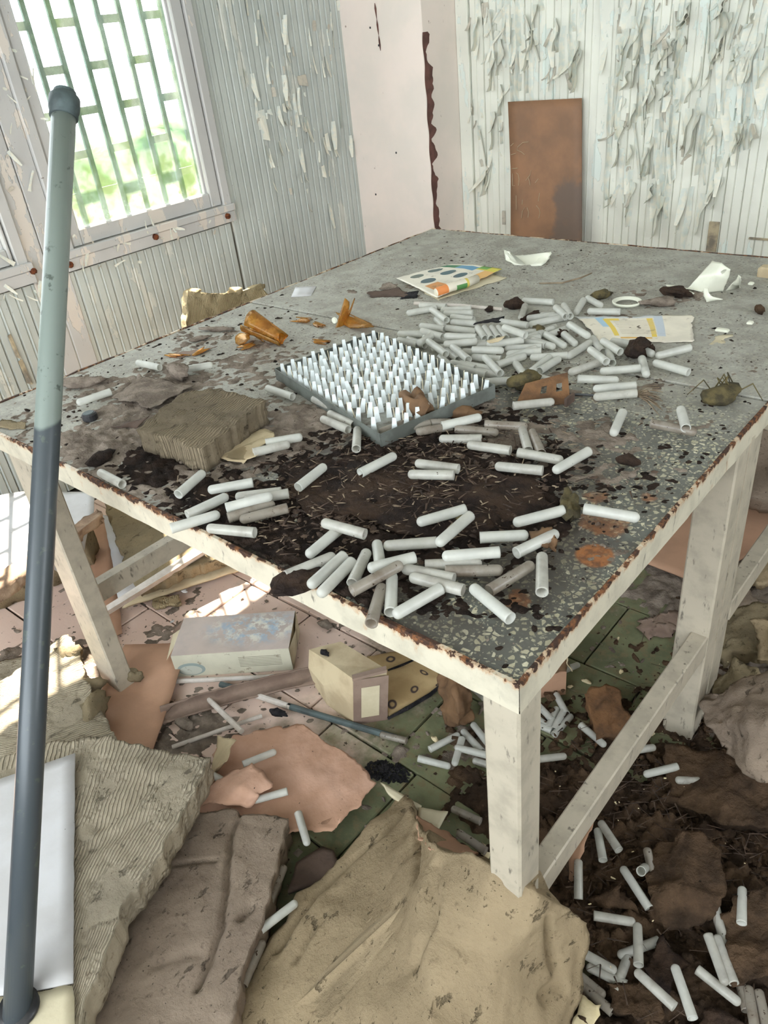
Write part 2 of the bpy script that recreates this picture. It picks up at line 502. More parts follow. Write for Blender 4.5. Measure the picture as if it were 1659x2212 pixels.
for (px, py, r, jit) in ((1285, 1200, 0.030, 0.012), (1305, 1128, 0.040, 0.07), (1180, 1160, 0.022, 0.05), (1120, 1295, 0.02, 0.06), (1400, 1075, 0.012, 0.03), (1290, 1075, 0.02, 0.05)):
    q = at(px, py, 0.9)
    d = t.ma('ADD', t.vm('DISTANCE', p, tuple(q)), t.ma('MULTIPLY', t.ma('SUBTRACT', t.noise(p, 26, 4), 0.5), jit))
    k = t.ma('MULTIPLY', t.step(d, r + 0.004, r - 0.004), 0.9 if jit < 0.02 else 0.55)
    c = t.mix(k, c, t.mix(t.step(t.noise(p, 70, 4), 0.4, 0.65), lin(150, 92, 46), lin(104, 62, 32)))
rough = t.ma('ADD', 0.35, t.ma('MULTIPLY', dust, 0.5), True)
M['terrazzo'] = t.end(t.bsdf(c, rough, t.bump(t.noise(p, 90, 5), 0.25, 0.002), 0.4))

M['rail'] = m_rusty('rusted_white_rail', (198, 190, 170), 0.902, 0.30)
M['leg'] = m_rusty('white_leg_paint', (178, 168, 150), None, 0.0)

# test tubes
def m_tube(name, dirt, tint):
    t = NT(name); v = t.obj(); r = t.rnd()
    off = t.n('CombineXYZ'); t.put(off.inputs[0], t.ma('MULTIPLY', r, 31.0)); t.put(off.inputs[1], t.ma('MULTIPLY', r, 17.0))
    w = t.vm('ADD', v, off.outputs[0])
    c = t.mix(t.step(t.noise(w, 30, 3), 0.3, 0.7), lin(*tint), lin(*[x * 0.95 for x in tint]))
    brown = t.mix(t.noise(w, 90, 3), lin(92, 74, 58), lin(48, 38, 32))
    thr = 0.735 - dirt * 0.10
    spots = t.step(t.noise(w, 95, 5, 0.65), thr, thr + 0.03)
    film = t.ma('MULTIPLY', t.step(t.noise(w, 22, 5), 0.42, 0.75), min(0.85, dirt * 0.75))
    c = t.mix(film, c, lin(134, 118, 102))
    c = t.mix(spots, c, brown)
    pb = t.bsdf(c, 0.24, None, 0.6)
    tl = t.n('BsdfTranslucent'); t.put(tl.inputs[0], c)
    tr = t.n('BsdfTransparent')
    a = t.n('MixShader'); a.inputs[0].default_value = 0.36; t.put(a.inputs[1], pb); t.put(a.inputs[2], tl.outputs[0])
    b = t.n('MixShader'); t.put(b.inputs[0], t.ma('MULTIPLY', t.ma('SUBTRACT', 1.0, spots), 0.24)); t.put(b.inputs[1], a.outputs[0]); t.put(b.inputs[2], tr.outputs[0])
    return t.end(b.outputs[0])
M['tube0'] = m_tube('cloudy_plastic_clean', 0.15, (230, 230, 222))
M['tube1'] = m_tube('cloudy_plastic_specked', 0.55, (220, 218, 208))
M['tube2'] = m_tube('cloudy_plastic_soiled', 1.1, (180, 171, 158))

t = NT('amber_glass'); v = t.obj()
g = t.n('BsdfGlass'); g.inputs['Roughness'].default_value = 0.05; g.inputs['IOR'].default_value = 1.3; t.put(g.inputs[0], lin(236, 190, 96))
d = t.bsdf(t.mix(t.step(t.noise(v, 40, 5), .4, .65), lin(200, 154, 78), lin(150, 110, 54)), 0.25, None, 0.6)
a = t.n('MixShader'); t.put(a.inputs[0], t.ma('ADD', t.ma('MULTIPLY', t.noise(v, 25, 5), 0.5), 0.12)); t.put(a.inputs[1], g.outputs[0]); t.put(a.inputs[2], d)
M['amber'] = t.end(a.outputs[0])

M['peg'] = m_simple('peg_plastic', (224, 230, 230), (206, 212, 210), 30, 0.35, 0.05, spec=0.5)
M['pin'] = m_simple('pin_plastic', (226, 216, 190), (200, 188, 160), 30, 0.5, 0.05)
M['galv'] = m_simple('zinc_sheet', (104, 108, 102), (82, 84, 78), 18, 0.5, 0.2, speck=0.08, spec=0.5)
M['tray_floor'] = m_simple('tray_floor', (160, 162, 156), (104, 98, 88), 16, 0.7, 0.2, speck=0.1)
M['wool_a'] = m_wool('ridged_mineral_wool', (164, 153, 134), (180, 168, 146), (140, 126, 108), True, 1, 9)
M['wool_a2'] = m_wool('ridged_mineral_wool_cross', (164, 153, 134), (182, 170, 148), (140, 126, 108), True, 0, 9)
M['wool_b'] = m_wool('brown_mineral_wool', (132, 117, 103), (148, 132, 116), (108, 93, 81))
M['wool_k'] = m_wool('table_chunk_wool', (126, 114, 96), (142, 128, 106), (108, 96, 80), True, 0, 9)
M['wool_c'] = m_wool('tan_mineral_wool', (146, 129, 103), (160, 142, 114), (122, 106, 84))
M['wool_d'] = m_wool('olive_mineral_wool', (124, 112, 90), (142, 128, 102), (100, 88, 70))
M['wool_t'] = m_wool('rice_straw_wool', (176, 158, 124), (196, 178, 142), (140, 122, 94), True, 0, 9)
M['compost'] = m_simple('dark_compost', (52, 42, 36), (34, 28, 25), 24, 0.95, 1.0, 90, 0.0, 0.1, 0.008)
M['grit'] = m_simple('grey_brown_grit', (140, 128, 116), (108, 97, 87), 20, 0.95, 0.9, 110, 0.04, 0.1, 0.006)
M['mud'] = m_simple('brown_rot', (86, 68, 52), (54, 43, 34), 9, 0.95, 1.0, 70, 0.05, 0.1, 0.01)
M['rot'] = m_simple('rotten_wood', (62, 48, 38), (38, 30, 27), 14, 0.9, 1.0, 80, 0.0, 0.15, 0.008)
M['rot2'] = m_simple('brown_rot_bits', (88, 72, 60), (54, 44, 38), 40, 0.95, 0.8, 90)
M['oldwood'] = m_simple('brown_wood', (124, 90, 60), (84, 62, 44), 12, 0.9, 0.8, 60, 0.06)
M['plank'] = m_simple('weathered_plank', (168, 144, 120), (128, 106, 88), 12, 0.9, 0.8, 60, 0.05)
M['card'] = m_simple('brown_board', (180, 142, 116), (168, 132, 108), 6, 0.8, 0.15, 90, 0.02)
M['pinkcard'] = m_simple('pinkish_card', (196, 158, 136), (180, 142, 118), 7, 0.9, 0.4, 60, 0.07)
M['greycard'] = m_simple('dusty_card', (142, 122, 108), (124, 104, 92), 9, 0.85, 0.3, 80, 0.05)
M['darkcard'] = m_simple('dark_card', (92, 76, 66), (74, 60, 52), 9, 0.85, 0.3, 80, 0.04)
M['tancard'] = m_simple('tan_card', (198, 182, 150), (174, 156, 126), 7, 0.8, 0.2, 60, 0.03)
M['paperbrown'] = m_simple('kraft_paper', (118, 90, 64), (90, 68, 48), 10, 0.8, 0.4, 50, 0.04)
M['white'] = m_simple('white_board', (200, 199, 200), (188, 186, 185), 5, 0.55, 0.08, 60, 0.04, 0.4)
M['cream'] = m_simple('cracked_cream', (206, 196, 168), (186, 174, 144), 5, 0.7, 0.2, 50, 0.03)
M['lathe'] = m_simple('painted_slat', (204, 196, 188), (182, 172, 160), 14, 0.6, 0.15, 70, 0.05)
M['porcelain'] = m_simple('cream_porcelain', (226, 226, 208), (216, 216, 198), 8, 0.3, 0.03, spec=0.5)
M['char'] = m_simple('charred_matter', (52, 50, 52), (32, 31, 33), 30, 0.9, 1.0, 110, 0, 0.15, 0.01)
M['black'] = m_simple('black_plastic_and_holes', (34, 35, 38), (48, 48, 50), 30, 0.4, 0.1, spec=0.5)
M['twig'] = m_simple('dry_twig', (150, 134, 112), (118, 102, 84), 30, 0.9, 0.4)
M['moss'] = m_simple('dry_moss', (98, 88, 58), (64, 58, 42), 30, 0.95, 1.0, 90)
M['chalk'] = m_simple('chalk', (176, 156, 128))
M['hide'] = m_simple('cream_chip', (222, 206, 170), (206, 190, 150), 20, 0.8, 0.3)

t = NT('pole_paint'); g = t.n('TexCoord').outputs['Generated']; z = t.xyz(t.pos())[2]
v = t.obj()
c = t.mix(t.step(t.ma('ADD', z, t.ma('MULTIPLY', t.noise(v, 20, 3), 0.01)), 1.062, 1.054), lin(128, 138, 131), lin(68, 74, 78))
c = t.mix(t.step(t.noise(v, 40, 5), 0.60, 0.68), c, lin(84, 92, 86))
M['pole'] = t.end(t.bsdf(c, 0.35, t.bump(t.noise(v, 60, 3), 0.05, 0.002), 0.5))
M['collar'] = m_simple('grey_pvc', (80, 92, 92), (66, 74, 74), 20, 0.5, 0.2)

t = NT('hardboard'); p = t.pos()
c = t.mix(t.step(t.noise(p, 5, 5), 0.35, 0.65), lin(150, 112, 84), lin(130, 100, 78))
X, Y, Z = t.xyz(p)
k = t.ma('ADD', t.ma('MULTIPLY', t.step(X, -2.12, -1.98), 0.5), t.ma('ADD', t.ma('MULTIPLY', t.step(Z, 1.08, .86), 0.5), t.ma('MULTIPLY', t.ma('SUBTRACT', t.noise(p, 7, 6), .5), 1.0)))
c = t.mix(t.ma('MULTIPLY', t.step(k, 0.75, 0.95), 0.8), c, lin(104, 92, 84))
M['hardboard'] = t.end(t.bsdf(c, 0.6, t.bump(t.noise(p, 40, 4), 0.1, 0.002), 0.3))


def stripes(t, u, v, rects, c):
    """printed rectangles and ellipses on a sheet: (u0,u1,v0,v1,colour,round)"""
    for (u0, u1, v0, v1, colr, rd) in rects:
        if rd:
            a = t.ma('POWER', t.ma('DIVIDE', t.ma('SUBTRACT', u, (u0 + u1) / 2), (u1 - u0) / 2), 2.0)
            b = t.ma('POWER', t.ma('DIVIDE', t.ma('SUBTRACT', v, (v0 + v1) / 2), (v1 - v0) / 2), 2.0)
            k = t.ma('LESS_THAN', t.ma('ADD', a, b), 1.0)
        else:
            k = t.ma('MULTIPLY', t.ma('MULTIPLY', t.ma('GREATER_THAN', u, u0), t.ma('LESS_THAN', u, u1)), t.ma('MULTIPLY', t.ma('GREATER_THAN', v, v0), t.ma('LESS_THAN', v, v1)))
        c = t.mix(k, c, lin(*colr))
    return c


def m_print(name, ground, rects, dirt=0.5):
    t = NT(name); q = t.xyz(t.uv()); u, v = q[0], q[1]
    c = t.mix(t.step(t.noise(t.obj(), 12, 4), 0.35, 0.7), lin(*ground), lin(*[x * 0.93 for x in ground]))
    c = stripes(t, u, v, rects, c)
    c = t.mix(t.ma('MULTIPLY', t.step(t.noise(t.obj(), 40, 5), 0.60, 0.68), dirt), c, lin(120, 106, 90))
    return t.end(t.bsdf(c, 0.6, t.bump(t.noise(t.obj(), 30, 4), 0.15, 0.003), 0.3))


M['booklet'] = m_print('printed_cover', (226, 220, 204), [
    (0.0, 0.62, 0.80, 0.93, (78, 128, 84), 0), (0.28, 0.62, 0.80, 0.93, (104, 150, 178), 0), (0.0, .22, .80, .93, (70, 120, 90), 0),
    (0.62, 1.0, 0.86, 1.0, (206, 196, 84), 0), (0.80, 1.0, 0.55, 0.86, (222, 176, 112), 0), (0.62, .8, .90, 1.0, (110, 160, 84), 0),
    (0.06, 0.20, 0.50, 0.72, (96, 112, 108), 1), (0.30, 0.46, 0.50, 0.72, (88, 110, 114), 1), (0.08, 0.22, 0.16, 0.38, (110, 120, 112), 1), (0.34, 0.5, 0.14, 0.36, (92, 108, 112), 1),
    (0.55, .70, .5, .7, (84, 104, 110), 1), (0.55, 0.85, 0.1, 0.3, (210, 150, 96), 0)])
M['rollpaper'] = m_print('printed_roll', (228, 220, 200), [(0, .24, 0, 1, (206, 128, 72), 0), (0.42, 0.66, 0, .55, (84, 134, 76), 0), (.66, .72, 0, 1, (206, 186, 92), 0)], 0.3)
lines = [(0.30, 0.66, 0.28 + 0.055 * i, 0.295 + 0.055 * i, (196, 182, 160), 0) for i in range(10)]
M['leaflet'] = m_print('printed_leaflet', (232, 224, 206), [
    (0.0, 0.74, 0.9, 1.0, (206, 208, 206), 0), (0.16, 0.24, 0.55, .95, (166, 196, 214), 0), (0.66, 0.74, .2, .95, (190, 198, 206), 0),
    (0.22, 0.27, 0.22, 0.88, (224, 196, 92), 0), (0.60, 0.65, 0.18, 0.88, (224, 196, 92), 0), (0.22, 0.36, 0.80, 0.88, (224, 196, 92), 0), (0.27, 0.60, 0.12, 0.17, (220, 176, 100), 0)] + lines, 0.35)
ctl = [(0.56, 0.92, 0.30 + 0.07 * i, 0.325 + 0.07 * i, (128, 124, 108), 0) for i in range(7)]
M['box_front'] = m_print('carton_print', (196, 192, 172), ctl + [(0.02, 0.26, 0.05, 0.62, (140, 152, 148), 1), (0.04, 0.23, 0.08, 0.5, (180, 182, 170), 1)], 0.6)
t = NT('carton_top'); v = t.obj(); u = t.xyz(t.uv())
c = t.mix(t.step(t.noise(v, 7, 4), .35, .65), lin(184, 170, 160), lin(168, 156, 148))
k = t.ma('MULTIPLY', t.step(t.vm('DISTANCE', t.uv(), (0.66, 0.58, 0)), 0.55, 0.2), 1.0)
pt = t.ma('MULTIPLY', k, t.step(t.noise(v, 34, 6, .7), 0.44, 0.54))
c = t.mix(pt, c, t.mix(t.step(t.noise(v, 20, 4), .4, .6), lin(150, 168, 184), lin(206, 204, 190)))
M['carton_top'] = t.end(t.bsdf(c, 0.45, t.bump(t.noise(v, 30, 4), .1, .003), 0.4))
t = NT('stained_carton'); v = t.obj(); u = t.uv()
c = t.mix(t.step(t.noise(v, 9, 4), .35, .65), lin(196, 170, 126), lin(172, 146, 104))
for (a, b) in ((.12, .12), (.5, .2), (.72, .55), (.3, .86), (.8, .9), (.9, .15)):
    d = t.ma('ADD', t.vm('DISTANCE', u, (a, b, 0)), t.ma('MULTIPLY', t.ma('SUBTRACT', t.noise(v, 40, 3), .5), .03))
    c = t.mix(t.ma('MULTIPLY', t.step(d, .075, .055), t.step(d, .02, .045)), c, lin(74, 62, 60))
M['stained'] = t.end(t.bsdf(c, .8, t.bump(t.noise(v, 40, 4), .2, .003)))

# ------------------------------------------------------------------ the room
XL, YB, XR, YF, ZC = -3.15, 3.66, 2.4, -2.4, 3.0


def structure(name, V, Fc, mat, label, parent=None):
    o = mk(name, V, Fc, mat, parent, origin=(0, 0, 0) if parent is None else None)
    if parent is None: tag(o, label, None, None, 'structure')
    return o


floor = structure('floor', *box(XL - 0.3, XR + 0.2, YF - 0.2, YB + 0.2, -0.12, -0.012), M['joint'], 'tiled floor under the debris')
tv, tf = box(-0.1472, 0.1472, -0.1472, 0.1472, -0.03, 0.0, 0.003)
tile_me = bpy.data.meshes.new('tile'); tile_me.from_pydata(tv, [], tf); tile_me.materials.append(M['tile'])
offs = {0: -0.75, -1: -0.571, -2: -1.0}
for j in range(-6, 7):
    y = 1.695 + 0.3 * j
    x0 = offs.get(j, -0.75 + 0.11 * ((j * 7) % 5))
    for i in range(-9, 9):
        x = x0 + 0.15 + 0.3 * i
        if x < -3.0 or x > 0.75: continue
        q = Quaternion((1, rng.normal(0, .004), rng.normal(0, .004), rng.normal(0, .006))).normalized()
        inst('tile', tile_me, (x, y, rng.normal(0, .0012)), q, parent=floor)

structure('ceiling', *box(XL - 0.3, XR + 0.2, YF - 0.2, YB + 0.2, ZC, ZC + 0.12), M['ceiling'], 'pale ceiling above the room')
# window wall with two openings
wl = [box(XL - 0.09, XL - 0.014, YF - .2, YB + .2, 0, 0.9), box(XL - 0.09, XL - 0.014, YF - .2, YB + .2, 2.76, ZC),
      box(XL - 0.09, XL - 0.014, 2.45, YB + .2, 0.9, 2.76), box(XL - 0.09, XL - 0.014, 1.38, 1.58, 0.9, 2.76), box(XL - 0.09, XL - 0.014, YF - .2, 0.4, 0.9, 2.76)]
wall_left = structure('wall_left', *join(wl), M['wall_base'], 'boarded window wall in peeling paint, darkened as if in shade')
wall_back = structure('wall_back', *box(XL - 0.2, XR + 0.2, YB + 0.014, YB + 0.2, 0, ZC), M['wall_base'], 'boarded back wall in heavily peeling cream paint')
fr = [box(XL - 0.2, XR + .2, YF - .2, YF, 0, .8), box(XL - 0.2, XR + .2, YF - .2, YF, 2.9, ZC), box(XL - 0.2, -2.7, YF - .2, YF, .8, 2.9), box(1.8, XR + .2, YF - .2, YF, .8, 2.9)]
structure('wall_front', *join(fr), M['column'], 'wall behind the viewer with a wide opening')
ri = [box(XR, XR + .2, YF, 0.6, 0, ZC), box(XR, XR + .2, 2.4, YB, 0, ZC), box(XR, XR + .2, .6, 2.4, 2.5, ZC), box(XR, XR + .2, .6, 2.4, 0, 1.2)]
structure('wall_right', *join(ri), M['column'], 'right wall with an open window')


def plank_mesh(axis, w, mat, seed):
    """tongue-and-groove board of unit height along z with a bead and chamfered edges"""
    k = 1.5 if axis == 'y' else 1.0
    pr = [(0, 0), (0, .013 - .006 * k), (.004 * k, .013), (w * .42, .013), (w * .42 + .003 * k, .013 - .004 * k), (w * .42 + .007 * k, .013 + .002 * k), (w * .42 + .011 * k, .013), (w - .004 * k, .013), (w - .001, .013 - .006 * k), (w - .001, 0)]
    V = []
    for z in (0, 1):
        for a, b in pr:
            V.append((b, a, z) if axis == 'y' else (a, -b, z))
    n = len(pr)
    Fc = [(i, (i + 1) % n, n + (i + 1) % n, n + i) for i in range(n)] + [tuple(range(n - 1, -1, -1)), tuple(range(n, 2 * n))]
    me = bpy.data.meshes.new('plank'); me.from_pydata(V, [], Fc); me.materials.append(mat); me.update()
    return me


PW = 0.078
pl_y = plank_mesh('y', PW, M['wall_left'], 1)
pl_x = plank_mesh('x', PW, M['wall_back'], 2)
for k in range(int(1.0 / PW) + 1):                                 # right of the window
    y = 2.455 + k * PW
    if y > 3.38: break
    inst('plank', pl_y, (XL - 0.014 + rng.normal(0, .0008), y, 0), None, (1, 1, ZC), wall_left)
for k in range(30):                                                # below the windows
    y = 0.18 + k * PW
    if y + PW > 2.455: break
    inst('plank', pl_y, (XL - 0.014 + rng.normal(0, .0008), y, 0), None, (1, 1, 0.895), wall_left)
for k in range(25):                                                # back wall
    inst('plank', pl_x, (-2.56 + k * PW, YB + 0.014 + rng.normal(0, .0008), 0), None, (1, 1, ZC), wall_back)
mk('wide_trim', *box(-2.634, -2.562, YB - 0.012, YB + 0.014, 0, ZC, .003), M['wall_back'], wall_back)
mk('wide_trim', *box(-1.86, -1.80, YB - 0.006, YB + 0.012, 0, ZC, .003), M['wall_back'], wall_back)

# corner column
wall_corner = structure('wall_corner', *box(XL - 0.02, -2.635, 3.38, YB + 0.02, 0, ZC, .004), M['column'], 'pinkish white plastered corner column between the two boarded walls')
zz = np.linspace(0.55, 1.58, 90)
wd_ = 0.024 + 0.03 * fbm(np.stack([zz * 0, zz * 0, zz], -1), 26, 4, 5)
V = []; Fc = []
for i, z in enumerate(zz):
    V += [(-2.6335, 3.379 + 0.004 * math.sin(z * 40), z), (-2.6325, 3.379 + wd_[i] * 1.6, z)]
    if i: Fc.append((2 * i - 2, 2 * i - 1, 2 * i + 1, 2 * i))
mk('exposed_primer', V, Fc, M['primer'], wall_corner)
V = []; Fc = []
for i, z in enumerate(np.linspace(1.52, 1.72, 10)):
    x = aty(820, 120, 3.38)[0] + 0.01 * (1.72 - z) / .2; d = 0.004 + 0.003 * math.sin(z * 90)
    V += [(x - d, 3.3785, z), (x + d, 3.3785, z)]
    if i: Fc.append((2 * i - 2, 2 * i - 1, 2 * i + 1, 2 * i))
mk('exposed_primer', V, Fc, M['primer'], wall_corner)
for (px, py) in ((700 + 205 / 1.73, 170 / 1.73), (800, 60), (856, 330), (812, 420)):
    q = aty(px, py, 3.38)
    mk('nail_hole', *box(q[0] - .004, q[0] + .004, 3.376, 3.381, q[2] - .004, q[2] + .005, .0015), M['black'], wall_corner)

# ---- windows
def window(name, y0, y1, g0, g1, label, bars):
    """y0..y1 frame, g0..g1 glass"""
    w = thing(name, (XL, (y0 + y1) / 2, 0.92), label, None, None, 'structure')
    zb, zt = 1.05, 2.62
    fx0, fx1 = XL - 0.06, XL + 0.018
    mk('frame', *box(fx0, fx1, y0, y0 + .045, .985, 2.76, .004), M['frame'], w)
    mk('frame', *box(fx0, fx1, y1 - .045, y1, .985, 2.76, .004), M['frame'], w)
    mk('frame', *box(fx0, fx1, y0, y1, 2.70, 2.76, .004), M['frame'], w)
    mk('sash', *box(XL - .045, XL + .008, y0 + .05, g0, zb - .06, zt + .09, .005), M['frame'], w)
    mk('sash', *box(XL - .045, XL + .008, g1, y1 - .05, zb - .06, zt + .09, .005), M['frame'], w)
    mk('sash', *box(XL - .045, XL + .006, g0, g1, zb - .06, zb, .005), M['frame'], w)
    mk('sash', *box(XL - .045, XL + .006, g0, g1, zt, zt + .09, .005), M['frame'], w)
    for a, b in ((g0, g0 + .012), (g1 - .012, g1)):
        mk('glazing_bead', *box(XL - .03, XL - .012, a, b, zb, zt, .002), M['white'], w)
    mk('pane', *box(XL - .034, XL - .030, g0, g1, zb, zt), M['glass'], w)
    mk('sill', *box(XL - .05, XL + .030, y0 - .01, y1 + .01, .955, .985, .004), M['frame'], w)
    mk('apron', *box(XL - .05, XL + .022, y0 - .01, y1 + .01, .905, .953, .004), M['frame'], w)
    mk('stool_gap', *box(XL - .05, XL + .012, y0, y1, .953, .955), M['joint'], w)
    if bars:
        xs = XL - 0.115
        ys = [1.66 + 0.1035 * i for i in range(8)] if bars == 1 else [0.55 + .1035 * i for i in range(9)]
        for y in ys:
            mk('grille_bar', *box(xs - .006, xs + .006, y - .010, y + .010, .93, 2.76), M['grille'], w)
        for i in range(len(ys) - 1):
            for k in range(7):
                z = 0.995 + 0.308 * k + (0.154 if i % 2 == 0 else 0.0)
                if z > 2.7: continue
                mk('grille_bar', *box(xs - .005, xs + .005, ys[i] + .010, ys[i + 1] - .010, z - .015, z + .015), M['grille'], w)
    return w


w1 = window('window_1', 1.56, 2.455, 1.655, 2.345, 'right hand window with dirty glass and a brick pattern grille outside', 1)
w2 = window('window_2', 0.42, 1.40, 0.52, 1.335, 'left hand window cut by the photo edge', 2)
mk('post', *box(XL - .06, XL + .004, 1.40, 1.475, 0, ZC, .004), M['frame'], wall_left)
mk('post', *box(XL - .06, XL + .004, 1.478, 1.56, 0, ZC, .004), M['frame'], wall_left)
for (px, py) in ((337, 512), (152, 572), (493, 467), (73, 586)):
    q = atx(px, py, XL + .03); 
    v, f = tube([q + (-.01, 0, 0), q + (.004, 0, 0), q + (.008, 0, 0)], [.014, .013, .006], 8)
    mk('rusty_bolt', v, f, M['rust'], w1 if px > 100 else w2)

# ---- peeling paint: curled flakes, each its own piece
def flake_mesh(i, wide, long, curl, side):
    n = 6
    V = []; Fc = []
    for a in range(n + 1):
        s = a / n
        r = curl * s * s
        wob = 1 + 0.35 * math.sin(3.1 * s + i) - 0.55 * max(0, s - .6)
        for b in range(3):
            u = (b / 2 - .5) * wide * wob
            out = r * long * 0.55 + 0.12 * wide * (1 - abs(b - 1)) * (1 if i % 2 else -0.6) * s
            V.append((u + 0.12 * long * s * s * math.sin(i * 2.3), -0.002 - out, side * long * (s - 0.18 * r * r)))
    for a in range(n):
        for b in range(2):
            Fc.append((a * 3 + b, a * 3 + b + 1, (a + 1) * 3 + b + 1, (a + 1) * 3 + b))
    me = bpy.data.meshes.new('paint_flake'); me.from_pydata(V, [], Fc)
    me.materials.append(M['flake' if i % 4 else 'flake_dark']); me.polygons.foreach_set('use_smooth', np.ones(len(me.polygons), bool))
    return me


flakes = [flake_mesh(i, [.022, .03, .016, .036, .02, .012][i % 6], [.05, .12, .08, .2, .035, .16][(i * 5) % 6], [.25, .5, .8, .18, 1.0, .35][(i * 7) % 6], -1 if i % 3 else 1) for i in range(18)]
regions = [  # photo regions of the back wall: x0, x1, y0, y1, count
    (1015, 1260, 0, 90, 20), (1040, 1120, 60, 200, 14), (1120, 1260, 60, 170, 14), (1300, 1480, 0, 130, 26), (1310, 1480, 130, 300, 24), (1480, 1640, 0, 160, 20),
    (1560, 1700, 100, 300, 18), (1300, 1400, 250, 420, 9), (1400, 1560, 250, 420, 14), (1020, 1090, 200, 460, 12)]
nf = 0
for (x0, x1, y0, y1, n) in regions:
    for k in range(n):
        px, py = random.uniform(x0, x1), random.uniform(y0, y1)
        q = aty(px, py, YB)
        r = Quaternion((0, 1, 0), random.choice([0, 0, 0, .08, -.08, .25, -.3, .6])) @ Quaternion((0, 0, 1), random.uniform(-.9, .9))
        s = random.uniform(.6, 1.25)
        inst('paint_flake', flakes[random.randrange(18)], (q[0], YB + .001, q[2]), r, (s * random.uniform(.7, 1.1), s, s), wall_back)
        nf += 1
def strip_mesh(i):
    """strip that has let go along one side and rolls off the wall, with a torn pointed end"""
    L = [.10, .16, .22, .07, .28, .13][i % 6]; w = [.018, .026, .014, .032][i % 4]; lift = [.024, .036, .016, .046][(i * 3) % 4]
    V = []; Fc = []; n = 7
    for a in range(n + 1):
        s = a / n
        ww = w * (1 - .75 * max(0, s - .55) / .45) * (1 + .25 * math.sin(i + 7 * s))
        for b in range(4):
            f = b / 3
            V.append(((ww * f if i % 2 else -ww * f) + .004 * math.sin(9 * s + i), -.001 - lift * (f ** 2) * (.5 + .7 * s), -L * s))
    for a in range(n):
        for b in range(3):
            Fc.append((a * 4 + b, a * 4 + b + 1, a * 4 + b + 5, a * 4 + b + 4))
    me = bpy.data.meshes.new('paint_flake'); me.from_pydata(V, [], Fc); me.materials.append(M['flake'])
    me.polygons.foreach_set('use_smooth', np.ones(len(me.polygons), bool))
    return me


strips = [strip_mesh(i) for i in range(12)]
for (x0, x1, y0, y1, n) in ((1020, 1260, -20, 120, 26), (1310, 1480, 0, 180, 26), (1320, 1660, 150, 300, 26), (1480, 1660, -20, 150, 20), (1310, 1560, 280, 430, 18), (1030, 1090, 150, 420, 8)):
    for k in range(n):
        q = aty(random.uniform(x0, x1), random.uniform(y0, y1), YB)
        s_ = random.uniform(.6, 1.2)
        inst('paint_flake', strips[random.randrange(12)], (q[0], YB + .001, q[2]), Quaternion((0, 1, 0), random.uniform(-.07, .07)), (s_, random.uniform(.8, 1.4), s_), wall_back)
# a few long strips that hang down
for (px, py, w, L, c) in ((1450, 170, .02, .42, .12), (1462, 190, .014, .36, .2), (1095, 0, .016, .30, .15), (1108, 30, .014, .24, .1), (1345, 320, .02, .24, .12), (1560, 60, .022, .3, .2), (1605, 110, .02, .26, .3), (1400, 20, .03, .2, .3), (1650, 130, .05, .18, .5), (1535, 255, .035, .11, .08), (1190, 60, .03, .16, .2), (1060, 20, .018, .25, .1)):
    q = aty(px, py, YB)
    me = flake_mesh(1, w, L, c, -1)
    inst('paint_flake', me, (q[0], YB + .001, q[2]), Quaternion((0, 0, 1), .3), (1, 1, 1), wall_back)
zr = Quaternion((0, 0, 1), math.pi / 2)                            # window wall: flakes turned to face +X
for (x0, x1, y0, y1, n) in ((520, 740, 20, 180, 22), (560, 720, 120, 330, 34), (580, 740, 320, 440, 12), (640, 760, 240, 360, 12)):
    for k in range(n):
        q = atx(random.uniform(x0, x1), random.uniform(y0, y1), XL)
        s = random.uniform(.35, .9)
        inst('paint_flake', flakes[random.randrange(18)], (XL - .001, q[1], q[2]), zr @ Quaternion((0, 0, 1), random.uniform(-.8, .8)), (s, s * .7, s), wall_left)
for (x0, x1, y0, y1, n) in ((300, 490, 470, 520, 12), (150, 320, 510, 580, 12), (0, 100, 560, 640, 10), (10, 90, 100, 420, 16)):
    for k in range(n):
        q = atx(random.uniform(x0, x1), random.uniform(y0, y1), XL + .02)
        s = random.uniform(.25, .5)
        inst('paint_flake', flakes[random.randrange(18)], (XL + (.022 if y0 > 450 else .006), q[1], q[2]), zr @ Quaternion((0, 1, 0), random.uniform(-1.5, 1.5)), (s, s, s), wall_left)
for (px, py, pw, ph, wl_, mt) in ((556, 240, 14, 70, 0, 'flake'), (575, 238, 10, 14, 0, 'flake'), (608, 225, 6, 22, 0, 'flake'), (620, 226, 7, 14, 0, 'flake'), (640, 165, 20, 26, 0, 'flake_dark'), (700, 290, 8, 40, 0, 'flake'), (692, 360, 8, 28, 0, 'flake'), (15, 725, 9, 60, 0, 'yellow_scar'), (38, 780, 11, 62, 0, 'yellow_scar')):
    q = atx(px, py, XL); q2 = atx(px, py + ph, XL); q3 = atx(px + pw, py, XL)
    dy = q3[1] - q[1]
    V = [(XL + .004, q[1], q[2]), (XL + .003, q[1] + dy, q[2] + .003), (XL + .010, q[1] + dy * 1.05, q2[2]), (XL + .003, q[1] + dy * .1, q2[2] + .012)]
    mk('loose_paint', V, [(0, 1, 2, 3)], M[mt], wall_left)
for (px, py, pw, ph, mt) in ((1533, 478, 14, 66, 'yellow_scar'), (1618, 512, 60, 9, 'yellow_scar'), (1535, 256, 22, 58, 'flake'), (1085, 455, 8, 30, 'flake_dark')):
    q = aty(px, py, YB); q2 = aty(px + pw, py + ph, YB)
    mk('loose_paint', *box(q[0], q2[0], YB - .006, YB + .004, q2[2], q[2], .002), M[mt], wall_back)

